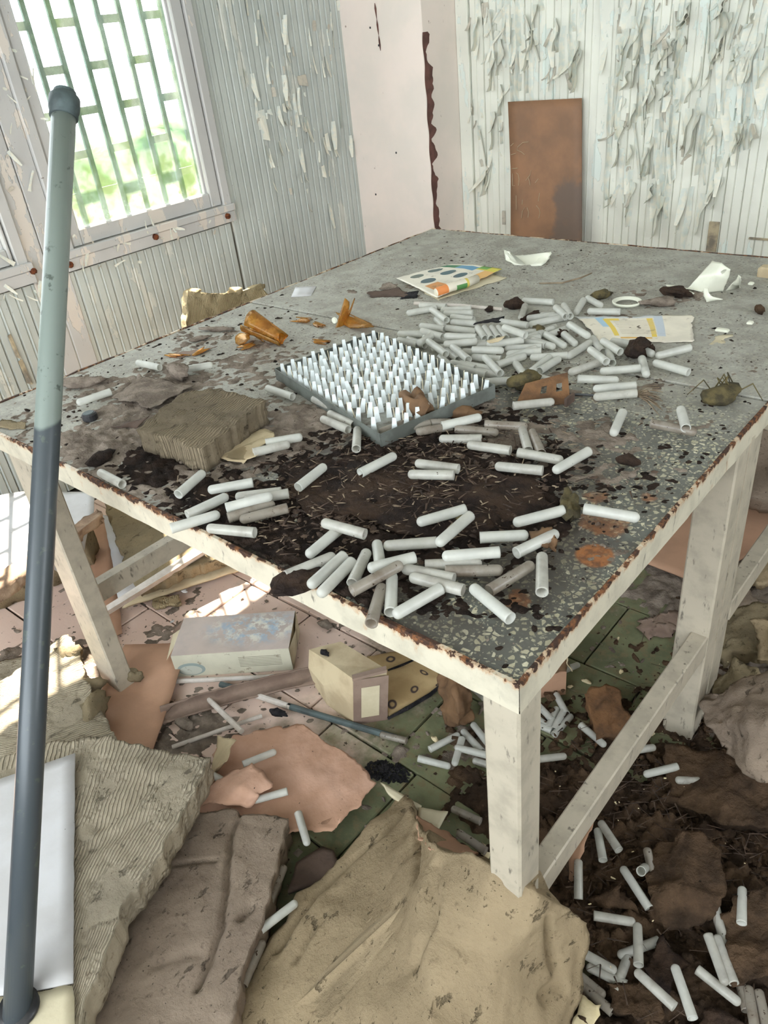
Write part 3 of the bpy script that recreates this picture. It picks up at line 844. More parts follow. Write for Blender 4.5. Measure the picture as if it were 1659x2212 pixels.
# ---- outside: ground and a hedge beyond the windows
structure('ground', *box(-14, XL - 0.21, -8, 12, -0.4, -0.3), M['green_leaf'], 'grassy ground outside the windows')
G = []
hx = np.linspace(-2, 8, 120); hz = np.linspace(-.3, 1.12, 24)
V = np.array([(-5.2, y, z) for z in hz for y in hx])
nrm = fbm(V, 2.2, 4, 3)
V[:, 0] += .45 * nrm - 0.5 * (V[:, 2] / 1.0) ** 2; V[:, 2] += .28 * fbm(V, 1.1, 3, 9) * (V[:, 2] > 0)
ix = np.arange(len(V)).reshape(24, 120)
q = np.stack([ix[:-1, :-1], ix[:-1, 1:], ix[1:, 1:], ix[1:, :-1]], -1).reshape(-1, 4)
n0 = len(V); back = V[ix[-1]].copy(); back[:, 0] -= 1.2; back[:, 2] -= .3
V = np.concatenate([V, back]); top = [(ix[-1, i], ix[-1, i + 1], n0 + i + 1, n0 + i) for i in range(119)]
tag(mk('hedge', V, [tuple(x) for x in q] + top, M['green_leaf'], smooth=True), 'green hedge outside, seen through the dirty window', 'hedge')

# ------------------------------------------------------------------ the table
TX0, TX1, TY0, TY1, TZ, SEAM = -2.05, -0.387, 0.615, 2.615, 0.9, 1.60
table = thing('work_table', (-1.2, 1.6, 0), 'large white steel framed work table with a speckled terrazzo top', 'table')
bx = .006
mk('terrazzo_slab', *box(TX0 + bx, TX1 - bx, TY0 + bx, SEAM - .004, .862, TZ, .002), M['terrazzo'], table)
mk('terrazzo_slab', *box(TX0 + bx, TX1 - bx, SEAM + .004, TY1 - bx, .862, TZ + .0015, .002), M['terrazzo'], table)


def rail(p0, p1, outw, n=60, dep=.05, seed=0):
    """angle-iron edge with a slightly uneven rusted lip"""
    p0 = np.array(p0); p1 = np.array(p1); ou = np.array(outw, float)
    V = []; Fc = []
    for i in range(n + 1):
        c = p0 + (p1 - p0) * i / n
        w = .0018 * vnoise(np.array([c * 30]), seed)[0]; wz = .0022 * vnoise(np.array([c * 22]), seed + 4)[0]
        for (o, z) in ((-.007, TZ + .0005), (-.0065, TZ + .0028 + wz), (0 + w, TZ + .0025 + wz), (.0005 + w, TZ - dep), (-.004, TZ - dep), (-.004, TZ - .038)):
            V.append(c + ou * o + np.array([0, 0, z]))
    k = 6
    for i in range(n):
        for j in range(k):
            Fc.append((i * k + j, i * k + (j + 1) % k, (i + 1) * k + (j + 1) % k, (i + 1) * k + j))
    return V, Fc


mk('edge_rail', *rail((TX0, TY0, 0), (TX1, TY0, 0), (0, -1, 0), seed=1), M['rail'], table)
mk('edge_rail', *rail((TX1, TY0, 0), (TX1, SEAM - .003, 0), (1, 0, 0), seed=2), M['rail'], table)
mk('edge_rail', *rail((TX1, SEAM + .003, 0), (TX1, TY1, 0), (1, 0, 0), seed=3), M['rail'], table)
mk('edge_rail', *rail((TX0, TY0, 0), (TX0, TY1, 0), (-1, 0, 0), seed=4), M['rail'], table)
mk('edge_rail', *rail((TX0, TY1, 0), (TX1, TY1, 0), (0, 1, 0), seed=5), M['rail'], table)
L = .062
legs = [(TX1 - L, TX1 - .001, TY0 + .001, TY0 + L), (TX1 - .078, TX1 - .001, 1.435, 1.500), (TX1 - .070, TX1 - .004, 1.518, 1.592),
        (-1.905, -1.80, TY0 + .02, TY0 + .075), (-1.905, -1.83, 1.44, 1.50), (-1.905, -1.83, 1.52, 1.58), (TX1 - L, TX1 - .001, TY1 - L, TY1), (-1.9, -1.84, TY1 - L, TY1)]
for (a, b, c, d) in legs:
    mk('leg', *box(a, b, c, d, 0.0, .862, .004), M['leg'], table)
mk('leg_cover_strip', *box(TX1 - .074, TX1 + .001, 1.500, 1.518, .05, .86), M['leg'], table)
for (y0, y1, x) in ((TY0 + .05, 1.44, TX1 - .02), (1.59, TY1 - .05, TX1 - .02), (TY0 + .05, 1.44, -1.88), (1.59, TY1 - .05, -1.88)):
    mk('stretcher', *box(x - .022, x + .018, y0, y1, .305, .365, .003), M['leg'], table)
mk('stretcher', *box(-1.84, TX1 - .06, TY1 - .04, TY1 - .01, .305, .365, .003), M['leg'], table)
mk('cross_bearer', *box(TX0 + .02, TX1 - .02, 1.09, 1.13, .83, .861), M['leg'], table)
mk('cross_bearer', *box(TX0 + .02, TX1 - .02, 2.09, 2.13, .83, .861), M['leg'], table)

# ------------------------------------------------------------------ loose matter on the table
def heap(name, dens, z0, x0, x1, y0, y1, cell, hmax, mat, label, cat, seed=0, sc=18, thr=0.0, stretch=(1, 1, 1), clear=()):
    """relief of loose dirt: only where the cover rises above the surface"""
    xs = np.arange(x0, x1, cell); ys = np.arange(y0, y1, cell)
    X, Y = np.meshgrid(xs, ys)
    P = np.stack([X, Y, 0 * X], -1)
    d = np.zeros_like(X)
    for (c, r, s) in dens:
        d = np.maximum(d, s * np.exp(-((X - c[0]) ** 2 + (Y - c[1]) ** 2) / (r * r)))
    for (c, r) in clear: d = d - 0.9 * np.exp(-(((X - c[0]) ** 2 + (Y - c[1]) ** 2) / (r * r)) ** 2)
    n = fbm(P * np.array(stretch), sc, 5, seed); n2 = fbm(P, sc * 5, 4, seed + 7); n3 = np.abs(fbm(P * np.array(stretch), sc * 2.5, 4, seed + 14))
    h = d - 0.5 + 0.6 * n + 0.62 * n2 - thr
    hh = np.clip(h, -0.2, 1.0)
    Z = z0 + hmax * np.where(hh > 0, (hh ** 0.7) * (0.35 + 1.3 * n3 + 0.5 * n2), hh * .4)
    keep = h > -0.03
    V = np.stack([X, Y, Z], -1).reshape(-1, 3)
    ix = np.arange(X.size).reshape(X.shape)
    q = np.stack([ix[:-1, :-1], ix[:-1, 1:], ix[1:, 1:], ix[1:, :-1]], -1).reshape(-1, 4)
    kf = keep.reshape(-1)[q].any(1)
    q = q[kf]
    used = np.unique(q); mp = -np.ones(X.size, int); mp[used] = np.arange(len(used))
    o = mk(name, V[used], mp[q].tolist(), mat, smooth=True)
    return tag(o, label, cat, None, 'stuff')


T = lambda px, py: at(px, py, TZ)
heap('dark_compost', [(T(900, 1060), .30, 1.15), (T(1080, 1060), .20, 1.0), (T(700, 1090), .22, 1.05), (T(560, 1160), .20, .95), (T(1180, 1110), .12, .9), (T(480, 1080), .16, .8), (T(800, 1170), .2, 1.0), (T(640, 1240), .12, .95), (T(980, 930), .16, .8), (T(1000, 1200), .14, .7), (T(330, 1010), .16, .72)],
     TZ, TX0 + .01, TX1 - .01, TY0 + .008, 1.5, .0042, .014, M['compost'], 'damp black compost spread over the front middle of the table', 'dirt', 3, 16, clear=[(T(1285, 1200), .06), (T(1310, 1130), .06)])
heap('grey_grit', [(T(330, 850), .22, .8), (T(250, 940), .22, .85), (T(420, 1000), .22, .75), (T(230, 850), .14, .8), (T(640, 930), .16, .75), (T(420, 740), .10, .62), (T(1000, 900), .16, .6), (T(1250, 840), .16, .5), (T(560, 780), .2, .45), (T(1150, 960), .2, .6), (T(1340, 690), .2, .42), (T(860, 630), .2, .35), (T(1450, 640), .14, .5), (T(1220, 960), .25, .5)],
     TZ, TX0 + .01, TX1 - .01, TY0 + .008, TY1 - .02, .005, .012, M['grit'], 'grey brown dust and plaster grit scattered across the table top', 'dirt', 9, 14)


def clod_mesh(i, amp=.35, stretch=(1, 1, .7)):
    n, mth = 14, 9
    V = [(0, 0, 1)]; 
    for a in range(1, mth):
        for b in range(n):
            th = math.pi * a / mth; ph = 2 * math.pi * b / n
            V.append((math.sin(th) * math.cos(ph), math.sin(th) * math.sin(ph), math.cos(th)))
    V.append((0, 0, -1)); V = np.array(V)
    r = 1 + amp * fbm(V + i * 9.1, 1.6, 4, i) * 1.6
    V = V * r[:, None] * np.array(stretch)
    V[:, 2] -= V[:, 2].min()
    Fc = [(0, 1 + b, 1 + (b + 1) % n) for b in range(n)]
    for a in range(mth - 2):
        for b in range(n):
            p = 1 + a * n
            Fc.append((p + b, p + n + b, p + n + (b + 1) % n, p + (b + 1) % n))
    e = len(V) - 1; p = 1 + (mth - 2) * n
    Fc += [(e, p + (b + 1) % n, p + b) for b in range(n)]
    return V, Fc


clods = [clod_mesh(i, .4 + .1 * (i % 3), (1, .7 + .1 * (i % 4), .45 + .12 * (i % 3))) for i in range(8)]


def crumbs(name, pts, smin, smax, mat, label, cat):
    """a scatter of crumbs too many to count"""
    V = []; Fc = []; n0 = 0
    ico = np.array([(0, 0, 1), (.9, 0, .4), (.28, .85, .4), (-.72, .53, .4), (-.72, -.53, .4), (.28, -.85, .4), (.72, .53, -.1), (-.28, .85, -.1), (-.9, 0, -.1), (-.28, -.85, -.1), (.72, -.53, -.1)])
    fc = [(0, i, i % 5 + 1) for i in range(1, 6)] + [(i, 5 + i, i % 5 + 1) for i in range(1, 6)] + [(i % 5 + 1, 5 + i, i % 5 + 6) for i in range(1, 6)]
    for p in pts:
        s = smin + (smax - smin) * random.random() ** 3
        a = random.uniform(0, 6.28); ca, sa = math.cos(a), math.sin(a)
        sx, sy, sz = s * random.uniform(.6, 1.9), s * random.uniform(.5, 1), s * random.uniform(.3, .8)
        j = ico * (1 + .5 * (rng.random((11, 1)) - .5)) * (sx, sy, sz)
        q = np.stack([j[:, 0] * ca - j[:, 1] * sa, j[:, 0] * sa + j[:, 1] * ca, j[:, 2]], -1) + p
        V.append(q); Fc += [(a_ + n0, b_ + n0, c_ + n0) for a_, b_, c_ in fc]; n0 += 11
    return tag(mk(name, np.concatenate(V), Fc, mat), label, cat, None, 'stuff')


pts = []
while len(pts) < 2600:
    x, y = random.uniform(TX0 + .02, TX1 - .02), random.uniform(TY0 + .02, TY1 - .03)
    k = fbm(np.array([[x, y, 0.0]]), 3.2, 3, 44)[0]
    if random.random() < .35 + .9 * k: pts.append((x, y, TZ))
crumbs('dark_crumbs', pts[:1700], .0012, .0075, M['compost'], 'dark crumbs strewn over the table top', 'dirt')
crumbs('pale_crumbs', pts[1700:], .0012, .006, M['grit'], 'pale crumbs of plaster strewn over the table top', 'dirt')


def slivers(name, pts, lmin, lmax, mat, label, cat):
    V = []; Fc = []
    for p in pts:
        l = random.uniform(lmin, lmax); a = random.gauss(.5, .9); w = random.uniform(.0006, .0022)
        d = np.array([math.cos(a), math.sin(a), random.uniform(-.25, .35)]) * l / 2; n_ = np.array([-math.sin(a), math.cos(a), 0]) * w
        c = np.array(p) + (0, 0, .004 + abs(d[2]))
        k = len(V)
        V += [c - d - n_, c - d + n_, c + d + n_ * .4, c + d - n_ * .4, c - d * .2 + (0, 0, w)]
        Fc += [(k, k + 1, k + 4), (k + 1, k + 2, k + 4), (k + 2, k + 3, k + 4), (k + 3, k, k + 4)]
    return tag(mk(name, V, Fc, mat), label, cat, None, 'stuff')


def spread(n, cx, cy, rx, ry, z):
    o = []
    for k in range(n):
        o.append(tuple(at(cx + rx * random.gauss(0, .5), cy + ry * random.gauss(0, .5), z)))
    return o


sp_ = [p for p in spread(900, 880, 1060, 330, 110, TZ + .008) + spread(260, 560, 1160, 220, 70, TZ + .006) + spread(300, 1000, 950, 260, 50, TZ + .004) if TX0 + .03 < p[0] < TX1 - .03 and TY0 + .03 < p[1]]
slivers('rotten_slivers', sp_[::2], .008, .030, M['rot2'], 'dark rotten wood slivers strewn over the compost', 'splinters')
slivers('tan_slivers', sp_[1::4], .006, .022, M['twig'], 'tan fibres and splinters strewn over the compost', 'splinters')
crumbs('compost_crumbs', spread(1500, 860, 1060, 340, 110, TZ + .006) and [p for p in spread(1900, 840, 1070, 340, 120, TZ + .006) if TX0 + .03 < p[0] < TX1 - .03 and TY0 + .03 < p[1]], .002, .008, M['rot2'], 'brown crumbs lying on the black compost', 'dirt')


def clod(px, py, z, sx, sy, sz, mat, name, label, cat, i=0, rz=0.0, group=None):
    v, f = clods[i % 8]
    v = np.array(v) * (sx, sy, sz)
    ca, sa = math.cos(rz), math.sin(rz)
    v = np.stack([v[:, 0] * ca - v[:, 1] * sa, v[:, 0] * sa + v[:, 1] * ca, v[:, 2]], -1)
    c = at(px, py, z); c[2] = z - .001
    return tag(mk(name, v + c, f, M[mat], smooth=(mat not in ('rot',))), label, cat, group)


# ------------------------------------------------------------------ test tubes
TR, TLEN = 0.0098, 0.099


def tube_mesh(mat):
    n = 14; prof = []
    for k in range(5):
        a = math.pi / 2 * k / 4
        prof.append((TR * 0.93 * (1 - math.cos(a)), TR * 0.93 * math.sin(a)))
    prof[0] = (0, .0008)
    prof += [(TLEN * .35, TR * .95), (TLEN * .7, TR * .975), (TLEN - .003, TR * .99), (TLEN, TR), (TLEN, TR * .84), (TLEN * .8, TR * .82), (TLEN * .45, TR * .8)]
    V = []; Fc = []
    for (x, r) in prof:
        for k in range(n):
            V.append((x, r * math.cos(2 * math.pi * k / n), r * math.sin(2 * math.pi * k / n)))
    for i in range(len(prof) - 1):
        for k in range(n):
            Fc.append((i * n + k, (i + 1) * n + k, (i + 1) * n + (k + 1) % n, i * n + (k + 1) % n))
    Fc.append(tuple(range(n))); Fc.append(tuple(range((len(prof) - 1) * n, len(prof) * n)))
    me = bpy.data.meshes.new('test_tube'); me.from_pydata(V, [], Fc); me.materials.append(M[mat])
    me.polygons.foreach_set('use_smooth', np.ones(len(me.polygons), bool)); me.update()
    return me


tubes = [tube_mesh('tube0'), tube_mesh('tube1'), tube_mesh('tube2')]
NT_ = 0


def test_tube(a, b, za, zb, soil, label, group=None, wide=1.0):
    """closed end at photo position a, open end at b, resting at heights za, zb"""
    p = at(a[0], a[1], za + TR); q = at(b[0], b[1], zb + TR)
    d = q - p; L = np.linalg.norm(d)
    s = min(max(L / TLEN, 0.80), 1.12)
    d /= L
    qt = Vector((1, 0, 0)).rotation_difference(Vector(d)) @ Quaternion((1, 0, 0), random.uniform(0, 6))
    o = inst('test_tube', tubes[soil], tuple(p), qt, (s, wide, wide))
    return tag(o, label, 'test tube', group)


HEAP = 'translucent white plastic test tube in the loose heap behind the peg tray'
HG = 'test tubes heaped behind the peg tray'
cA = lambda x, y: (840 + x / 3.318, 560 + y / 3.318)
cC = lambda x, y: (1180 + x / 3.463, 560 + y / 3.463)
cD = lambda x, y: (560 + x / 3.016, 620 + y / 3.016)
cF = lambda x, y: (820 + x / 2.765, 880 + y / 2.765)
cE = lambda x, y: (330 + x / 2.765, 940 + y / 2.765)
cB = lambda x, y: (x / 1.9988, 560 + y / 1.9988)
LV = (0.0015, 0.017, 0.032)
# heap: closed end, open end, level, soiling, label (None = nothing tells it from its neighbours)
for (x0, y0, x1, y1, lv, so, lb) in [
    (125, 388, 340, 350, 0, 0, 'clean white test tube at the left end of the heap, below the booklet'),
    (300, 355, 430, 450, 1, 0, None), (215, 330, 410, 340, 0, 0, 'white test tube lying against the wooden stick below the booklet'), (370, 365, 590, 355, 0, 0, None), (390, 385, 600, 388, 0, 0, None), (440, 410, 580, 430, 0, 0, None),
    (335, 425, 400, 490, 0, 0, None), (440, 450, 570, 460, 0, 0, None), (220, 475, 400, 500, 0, 0, None), (225, 510, 385, 555, 1, 0, None), (60, 535, 250, 535, 0, 0, 'white test tube nearest the back corner of the peg tray'),
    (400, 490, 630, 520, 0, 0, None), (395, 550, 625, 560, 1, 0, None), (210, 605, 310, 545, 1, 0, None), (130, 570, 240, 610, 0, 0, None), (275, 580, 420, 690, 1, 0, None), (390, 610, 630, 590, 1, 0, None), (60, 575, 150, 600, 0, 0, None),
    (450, 620, 570, 720, 1, 0, None), (410, 650, 490, 715, 0, 0, None), (360, 695, 420, 750, 0, 0, None), (825, 655, 600, 650, 1, 0, None), (500, 745, 760, 795, 0, 0, 'white test tube along the right rim of the peg tray'), (680, 695, 800, 820, 1, 0, 'white test tube slanting over others at the front of the heap'),
    (440, 740, 540, 765, 0, 0, None), (590, 700, 770, 715, 0, 0, None), (610, 800, 820, 835, 0, 0, None), (680, 880, 940, 865, 0, 0, 'white test tube touching the right corner of the peg tray'), (985, 690, 770, 760, 0, 0, None),
    (905, 740, 990, 860, 0, 0, 'white test tube pointing at the brown bracket from behind'), (1010, 705, 1280, 690, 0, 0, None), (1225, 710, 1080, 800, 0, 0, 'right one of the white pair of tubes behind the brown bracket'), (1010, 815, 1150, 705, 0, 0, 'left one of the white pair of tubes behind the brown bracket'),
    (1040, 835, 1150, 870, 0, 0, 'white test tube half hidden behind the brown bracket'), (1290, 815, 1510, 740, 0, 1, 'specked test tube just right of the brown bracket top'),
    (632, 485, 690, 570, 1, 0, 'leftmost of the four tubes lying side by side in the heap'), (682, 485, 735, 570, 1, 0, 'second from left of the four tubes lying side by side in the heap'), (732, 485, 785, 565, 1, 0, 'third from left of the four tubes lying side by side in the heap'), (778, 485, 835, 560, 1, 0, 'rightmost of the four tubes lying side by side in the heap'),
    (790, 445, 995, 475, 1, 0, None), (815, 485, 980, 545, 2, 0, 'bright white test tube on top of the heap, right of the side by side four'), (945, 430, 982, 320, 0, 1, None), (950, 295, 1180, 308, 0, 0, 'white test tube at the back edge of the heap'),
    (985, 425, 1150, 405, 0, 0, None), (1080, 400, 1240, 415, 0, 0, None), (1000, 470, 1240, 420, 0, 0, None), (1190, 340, 1270, 410, 1, 0, 'left one of the two short looking tubes left of the white ring'), (1250, 325, 1300, 410, 1, 0, 'right one of the two short looking tubes left of the white ring'),
    (1340, 385, 1395, 295, 0, 0, 'white test tube slanting up left of the white ring'), (1525, 335, 1425, 280, 0, 0, 'white test tube lying just above the leaflet, tip towards the ring'), (1420, 372, 1659, 377, 0, 0, 'white test tube along the top edge of the leaflet'),
    (1435, 555, 1250, 440, 1, 0, 'long white test tube slanting down at the left end of the leaflet'), (1265, 625, 1125, 540, 0, 0, None), (1190, 630, 1060, 590, 0, 0, None), (1340, 610, 1270, 550, 0, 0, None), (700, 615, 960, 580, 1, 0, None), (940, 580, 1090, 612, 0, 0, None),
    (830, 640, 1095, 630, 0, 0, None), (840, 680, 1090, 660, 0, 0, None), (1280, 700, 1440, 600, 0, 0, None), (1455, 560, 1535, 665, 0, 0, None), (1435, 640, 1560, 735, 1, 0, None), (1525, 580, 1659, 665, 1, 0, None), (1565, 630, 1600, 745, 0, 0, None),
    (1200, 480, 1110, 525, 0, 0, None), (1290, 490, 1190, 530, 0, 0, None), (880, 600, 1080, 560, 0, 0, None), (480, 590, 700, 600, 0, 0, None), (560, 570, 800, 580, 0, 0, None), (300, 640, 500, 620, 0, 0, None), (520, 660, 760, 680, 0, 0, None), (620, 620, 860, 600, 0, 0, None), (1000, 560, 1180, 500, 0, 0, None), (860, 545, 1060, 520, 0, 0, None), (240, 560, 440, 580, 0, 0, None), (840, 720, 1050, 640, 0, 0, None), (480, 775, 700, 830, 0, 0, None)]:
    test_tube(cA(x0, y0), cA(x1, y1), TZ + LV[lv], TZ + LV[lv] - (.004 if lv else 0), so, lb or HEAP, None if lb else HG)
# tubes that stand alone on the table
for (f, x0, y0, x1, y1, lv, so, lb) in [
    (cC, 400, 840, 705, 815, 0, 0, 'white test tube lying level below the dark clump right of the heap'), (cC, 750, 870, 715, 745, 0, 0, 'test tube pointing straight at the viewer below the dark clump'), (cC, 800, 770, 1065, 845, 0, 0, 'white test tube right of the heap, sloping down to the right'),
    (cC, 820, 725, 1075, 662, 0, 0, 'white test tube right of the heap, sloping up below the leaflet corner'), (cC, 545, 905, 235, 895, 0, 0, 'test tube with a rusty brown tip right of the brown bracket'), (cC, 350, 970, 670, 945, 0, 0, 'upper of two parallel tubes beside the frayed brush'), (cC, 352, 1032, 675, 1002, 0, 1, 'lower of two parallel tubes beside the frayed brush'),
    (cC, 500, 1310, 572, 1145, 0, 0, 'lone white tube standing out on bare terrazzo, pointing away'), (cC, 1003, 1112, 1045, 1265, 1, 0, 'clean white tube propped on a brown stained tube'), (cC, 1128, 1297, 785, 1228, 0, 2, 'brown stained tube with a clean one propped on it'),
    (cC, 480, 610, 650, 640, 0, 0, 'white tube along the lower edge of the leaflet'), (cC, 805, 715, 660, 645, 0, 0, 'white tube half covered by the dark clump under the leaflet'), (cA, 1188, 1020, 890, 1052, 0, 1, 'tube lying in front of the brown bracket'),
    (cD, 45, 655, 218, 715, 0, 0, 'white tube lying left of the peg tray'), (cD, 345, 725, 500, 795, 0, 1, 'muddy tube pressed against the left rim of the peg tray'), (cD, 450, 820, 618, 898, 0, 1, 'right one of two tubes below the left rim of the peg tray'), (cD, 405, 855, 580, 930, 0, 1, 'left one of two tubes below the left rim of the peg tray'),
    (cD, 640, 920, 632, 1055, 0, 1, 'short looking tube pointing at the viewer below the peg tray'), (cD, 1450, 845, 1190, 905, 1, 0, 'clean tube lying on top of the muddy tubes under the tray corner'), (cD, 1010, 885, 1210, 885, 0, 2, None), (cD, 1020, 945, 1210, 915, 0, 2, None), (cD, 1560, 950, 1280, 925, 0, 2, None), (cD, 780, 950, 990, 872, 0, 2, None), (cD, 885, 940, 1010, 912, 0, 2, None),
    (cD, 1170, 990, 1450, 990, 0, 1, 'tube lying level below the muddy tubes under the tray corner'), (cF, 885, 115, 630, 102, 0, 2, None), (cF, 850, 122, 888, 258, 0, 1, 'left one of two tubes pointing down at the right of the muddy tubes'), (cF, 908, 140, 965, 275, 0, 2, 'right one of two tubes pointing down at the right of the muddy tubes'),
    (cF, 522, 222, 782, 258, 0, 1, 'tube sloping gently at the back edge of the black compost'), (cF, 1098, 318, 828, 270, 0, 1, 'soiled tube whose closed end meets a cleaner slanting tube'), (cF, 1040, 382, 1248, 262, 0, 0, 'clean white tube slanting up at the right edge of the compost'), (cF, 688, 350, 975, 378, 0, 1, 'tube lying level on the compost with brown specks at its right end'),
    (cF, 212, 332, 472, 368, 0, 1, 'upper of two stacked looking tubes on the middle compost'), (cF, 168, 400, 445, 405, 0, 1, 'lower of two stacked looking tubes on the middle compost'), (cF, 222, 690, 512, 608, 0, 0, 'clean tube at the front edge of the rotten board'), (cF, 345, 818, 540, 648, 1, 0, 'clean tube crossing the end of another in front of the rotten board'),
    (cF, 798, 692, 1098, 615, 0, 0, 'clean white tube left of the rust stains'), (cF, 1555, 662, 1222, 605, 0, 0, 'pinkish white tube lying across the upper rust stain'), (cF, 890, 762, 602, 778, 0, 0, 'tube with its end under a brown leaf scrap'), (cF, 1065, 748, 815, 870, 0, 0, 'tube pushing out from under the brown leaf scrap, open end left'),
    (cF, 22, 828, 342, 805, 0, 1, 'specked tube lying level in front of the compost'), (cF, 372, 890, 715, 865, 1, 0, 'bright white tube lying level on top of two darker ones'), (cF, 612, 930, 272, 945, 0, 1, None), (cF, 738, 972, 392, 980, 0, 2, 'brown soiled tube beneath the bright level tube'),
    (cF, 132, 960, 445, 1025, 0, 1, 'tube behind the one with a clogged open end'), (cF, 178, 1010, 500, 1092, 0, 1, 'tube with a clogged open end near the front corner'), (cF, 82, 1245, 365, 1082, 0, 0, 'clean tube nearest the rusted front edge'), (cF, 548, 1070, 782, 1262, 0, 0, 'tube pointing to the front corner of the table'),
    (cF, 918, 935, 655, 1095, 0, 2, 'brown soiled tube beside the upright looking shiny one'), (cF, 970, 875, 970, 1105, 0, 1, 'shiny tube pointing straight at the viewer near the front corner'),
    (cE, 305, 220, 152, 355, 0, 0, 'clean tube apart from the rest at the left of the compost'), (cE, 328, 330, 598, 283, 0, 0, 'uppermost of the left group of tubes on the compost'), (cE, 492, 370, 768, 338, 0, 1, None), (cE, 540, 392, 812, 348, 0, 1, None), (cE, 715, 362, 438, 435, 1, 0, 'clean tube lying on top of the left group'),
    (cE, 450, 362, 205, 478, 0, 0, 'tube slanting above the rusted rail in the left group'), (cE, 402, 470, 108, 558, 0, 0, 'tube with its open end on the rusted left rail'), (cE, 730, 408, 450, 495, 0, 2, None), (cE, 518, 508, 805, 435, 0, 2, None), (cE, 322, 555, 610, 582, 0, 1, 'lowest tube of the left group, lying level'),
    (cE, 1030, 182, 868, 312, 0, 0, 'clean tube slanting at the left end of the rotten board'), (cE, 1452, 118, 1238, 228, 0, 0, 'clean tube slanting on top of the rotten board'), (cE, 1008, 520, 1268, 592, 1, 1, 'upper tube of the T shaped pair'), (cE, 922, 722, 1110, 565, 0, 0, 'lower tube of the T shaped pair'),
    (cE, 1092, 718, 795, 842, 0, 1, 'dusty tube beside the broken table edge'), (cE, 932, 905, 1142, 720, 0, 0, 'left one of two parallel tubes overhanging the broken edge'), (cE, 992, 958, 1192, 755, 0, 0, 'right one of two parallel tubes overhanging the broken edge'), (cE, 1282, 690, 1192, 885, 0, 1, 'yellowish tube slanting right of the parallel pair'),
    (cE, 1338, 638, 1362, 800, 0, 0, 'tube pointing down beneath a crossing clean tube'), (cE, 1283, 798, 1560, 732, 1, 0, 'clean tube crossing over at the front of the compost'), (cE, 1492, 768, 1188, 932, 1, 2, 'brown soiled tube crossing under the clean one'), (cE, 1372, 895, 1305, 1125, 0, 2, 'soiled tube hanging over the front rail'), (cE, 1430, 828, 1420, 1058, 0, 0, 'clear looking tube ending at the front rail, beside the soiled one'),
    (cE, 895, 10, 690, 45, 0, 0, 'upper tube sticking out from under the mineral wool chunk'), (cE, 820, 52, 600, 105, 0, 1, 'lower tube sticking out from under the mineral wool chunk'),
    (cB, 330, 622, 478, 572, 0, 0, 'clean white tube at the far left of the table near the pole'), (cB, 590, 445, 690, 468, 0, 0, 'half buried tube behind the left grit'), (cB, 920, 455, 790, 478, 0, 0, 'pale tube by the amber glass slivers'), (cB, 428, 918, 528, 972, 0, 1, 'dirt caked tube near the left front rail')]:
    a, b = f(x0, y0), f(x1, y1)
    on_dirt = 0.011 if f in (cE, cF) else .003
    test_tube(a, b, TZ + LV[lv] + on_dirt, TZ + LV[lv] + on_dirt - (.006 if lv else 0), so, lb or ('muddy test tube in the jumble below the peg tray' if f in (cD, cF) else 'dusty test tube underneath others in the left group'),
              None if lb else ('muddy tubes below the peg tray' if f in (cD, cF) else 'under tubes of the left group'))

def order_labels(start, where, bands):
    """labels by row and order for tubes that only their place tells apart"""
    todo = [o for o in S.objects if o.get('label') == start]
    P = {}
    for o in todo:
        c = np.array(o.location) + np.array(o.rotation_quaternion @ Vector((TLEN / 2, 0, 0)))
        v = R @ (c - EYE); P[o] = (W / 2 + F * v[0] / v[2], H / 2 + F * v[1] / v[2])
    todo.sort(key=lambda o: P[o][1])
    n = len(todo); nb = len(bands)
    nth = ['first', 'second', 'third', 'fourth', 'fifth', 'sixth', 'seventh', 'eighth', 'ninth', 'tenth', 'eleventh', 'twelfth', 'thirteenth', 'fourteenth']
    for b in range(nb):
        row = sorted(todo[n * b // nb: n * (b + 1) // nb], key=lambda o: P[o][0])
        for k, o in enumerate(row):
            d = R @ np.array(o.rotation_quaternion @ Vector((-1, 0, 0)))
            side = 'left' if d[0] < 0 else 'right'
            o['label'] = f'{nth[k]} from left in the {bands[b]} of the {where}, tip {side}'


order_labels(HEAP, 'tube heap', ['back row', 'second row', 'middle row', 'fourth row', 'front row'])
order_labels('muddy test tube in the jumble below the peg tray', 'muddy tubes below the tray', ['upper row', 'lower row'])
order_labels('dusty test tube underneath others in the left group', 'hidden left tubes', ['upper row', 'lower row'])

# ------------------------------------------------------------------ peg tray
A = at(820, 925, .945); A[2] = TZ
eu = np.array([-.957, .29, 0]); eu /= np.linalg.norm(eu); ev = np.array([.29, .957, 0]); ev /= np.linalg.norm(ev)
LU, LVv = .50, .305
tilt = lambda u, v, z: A + eu * u + ev * v + np.array([0, 0, z + .006 + .012 * v / LVv])
tray = thing('peg_tray', tuple(A), 'zinc rimmed tray full of white plastic pegs in the middle of the table', 'tray')


def tbox(u0, u1, v0, v1, z0, z1):
    return hexa([tilt(u0, v0, z1), tilt(u1, v0, z1), tilt(u1, v1, z1), tilt(u0, v1, z1)], [tilt(u0, v0, z0), tilt(u1, v0, z0), tilt(u1, v1, z0), tilt(u0, v1, z0)])


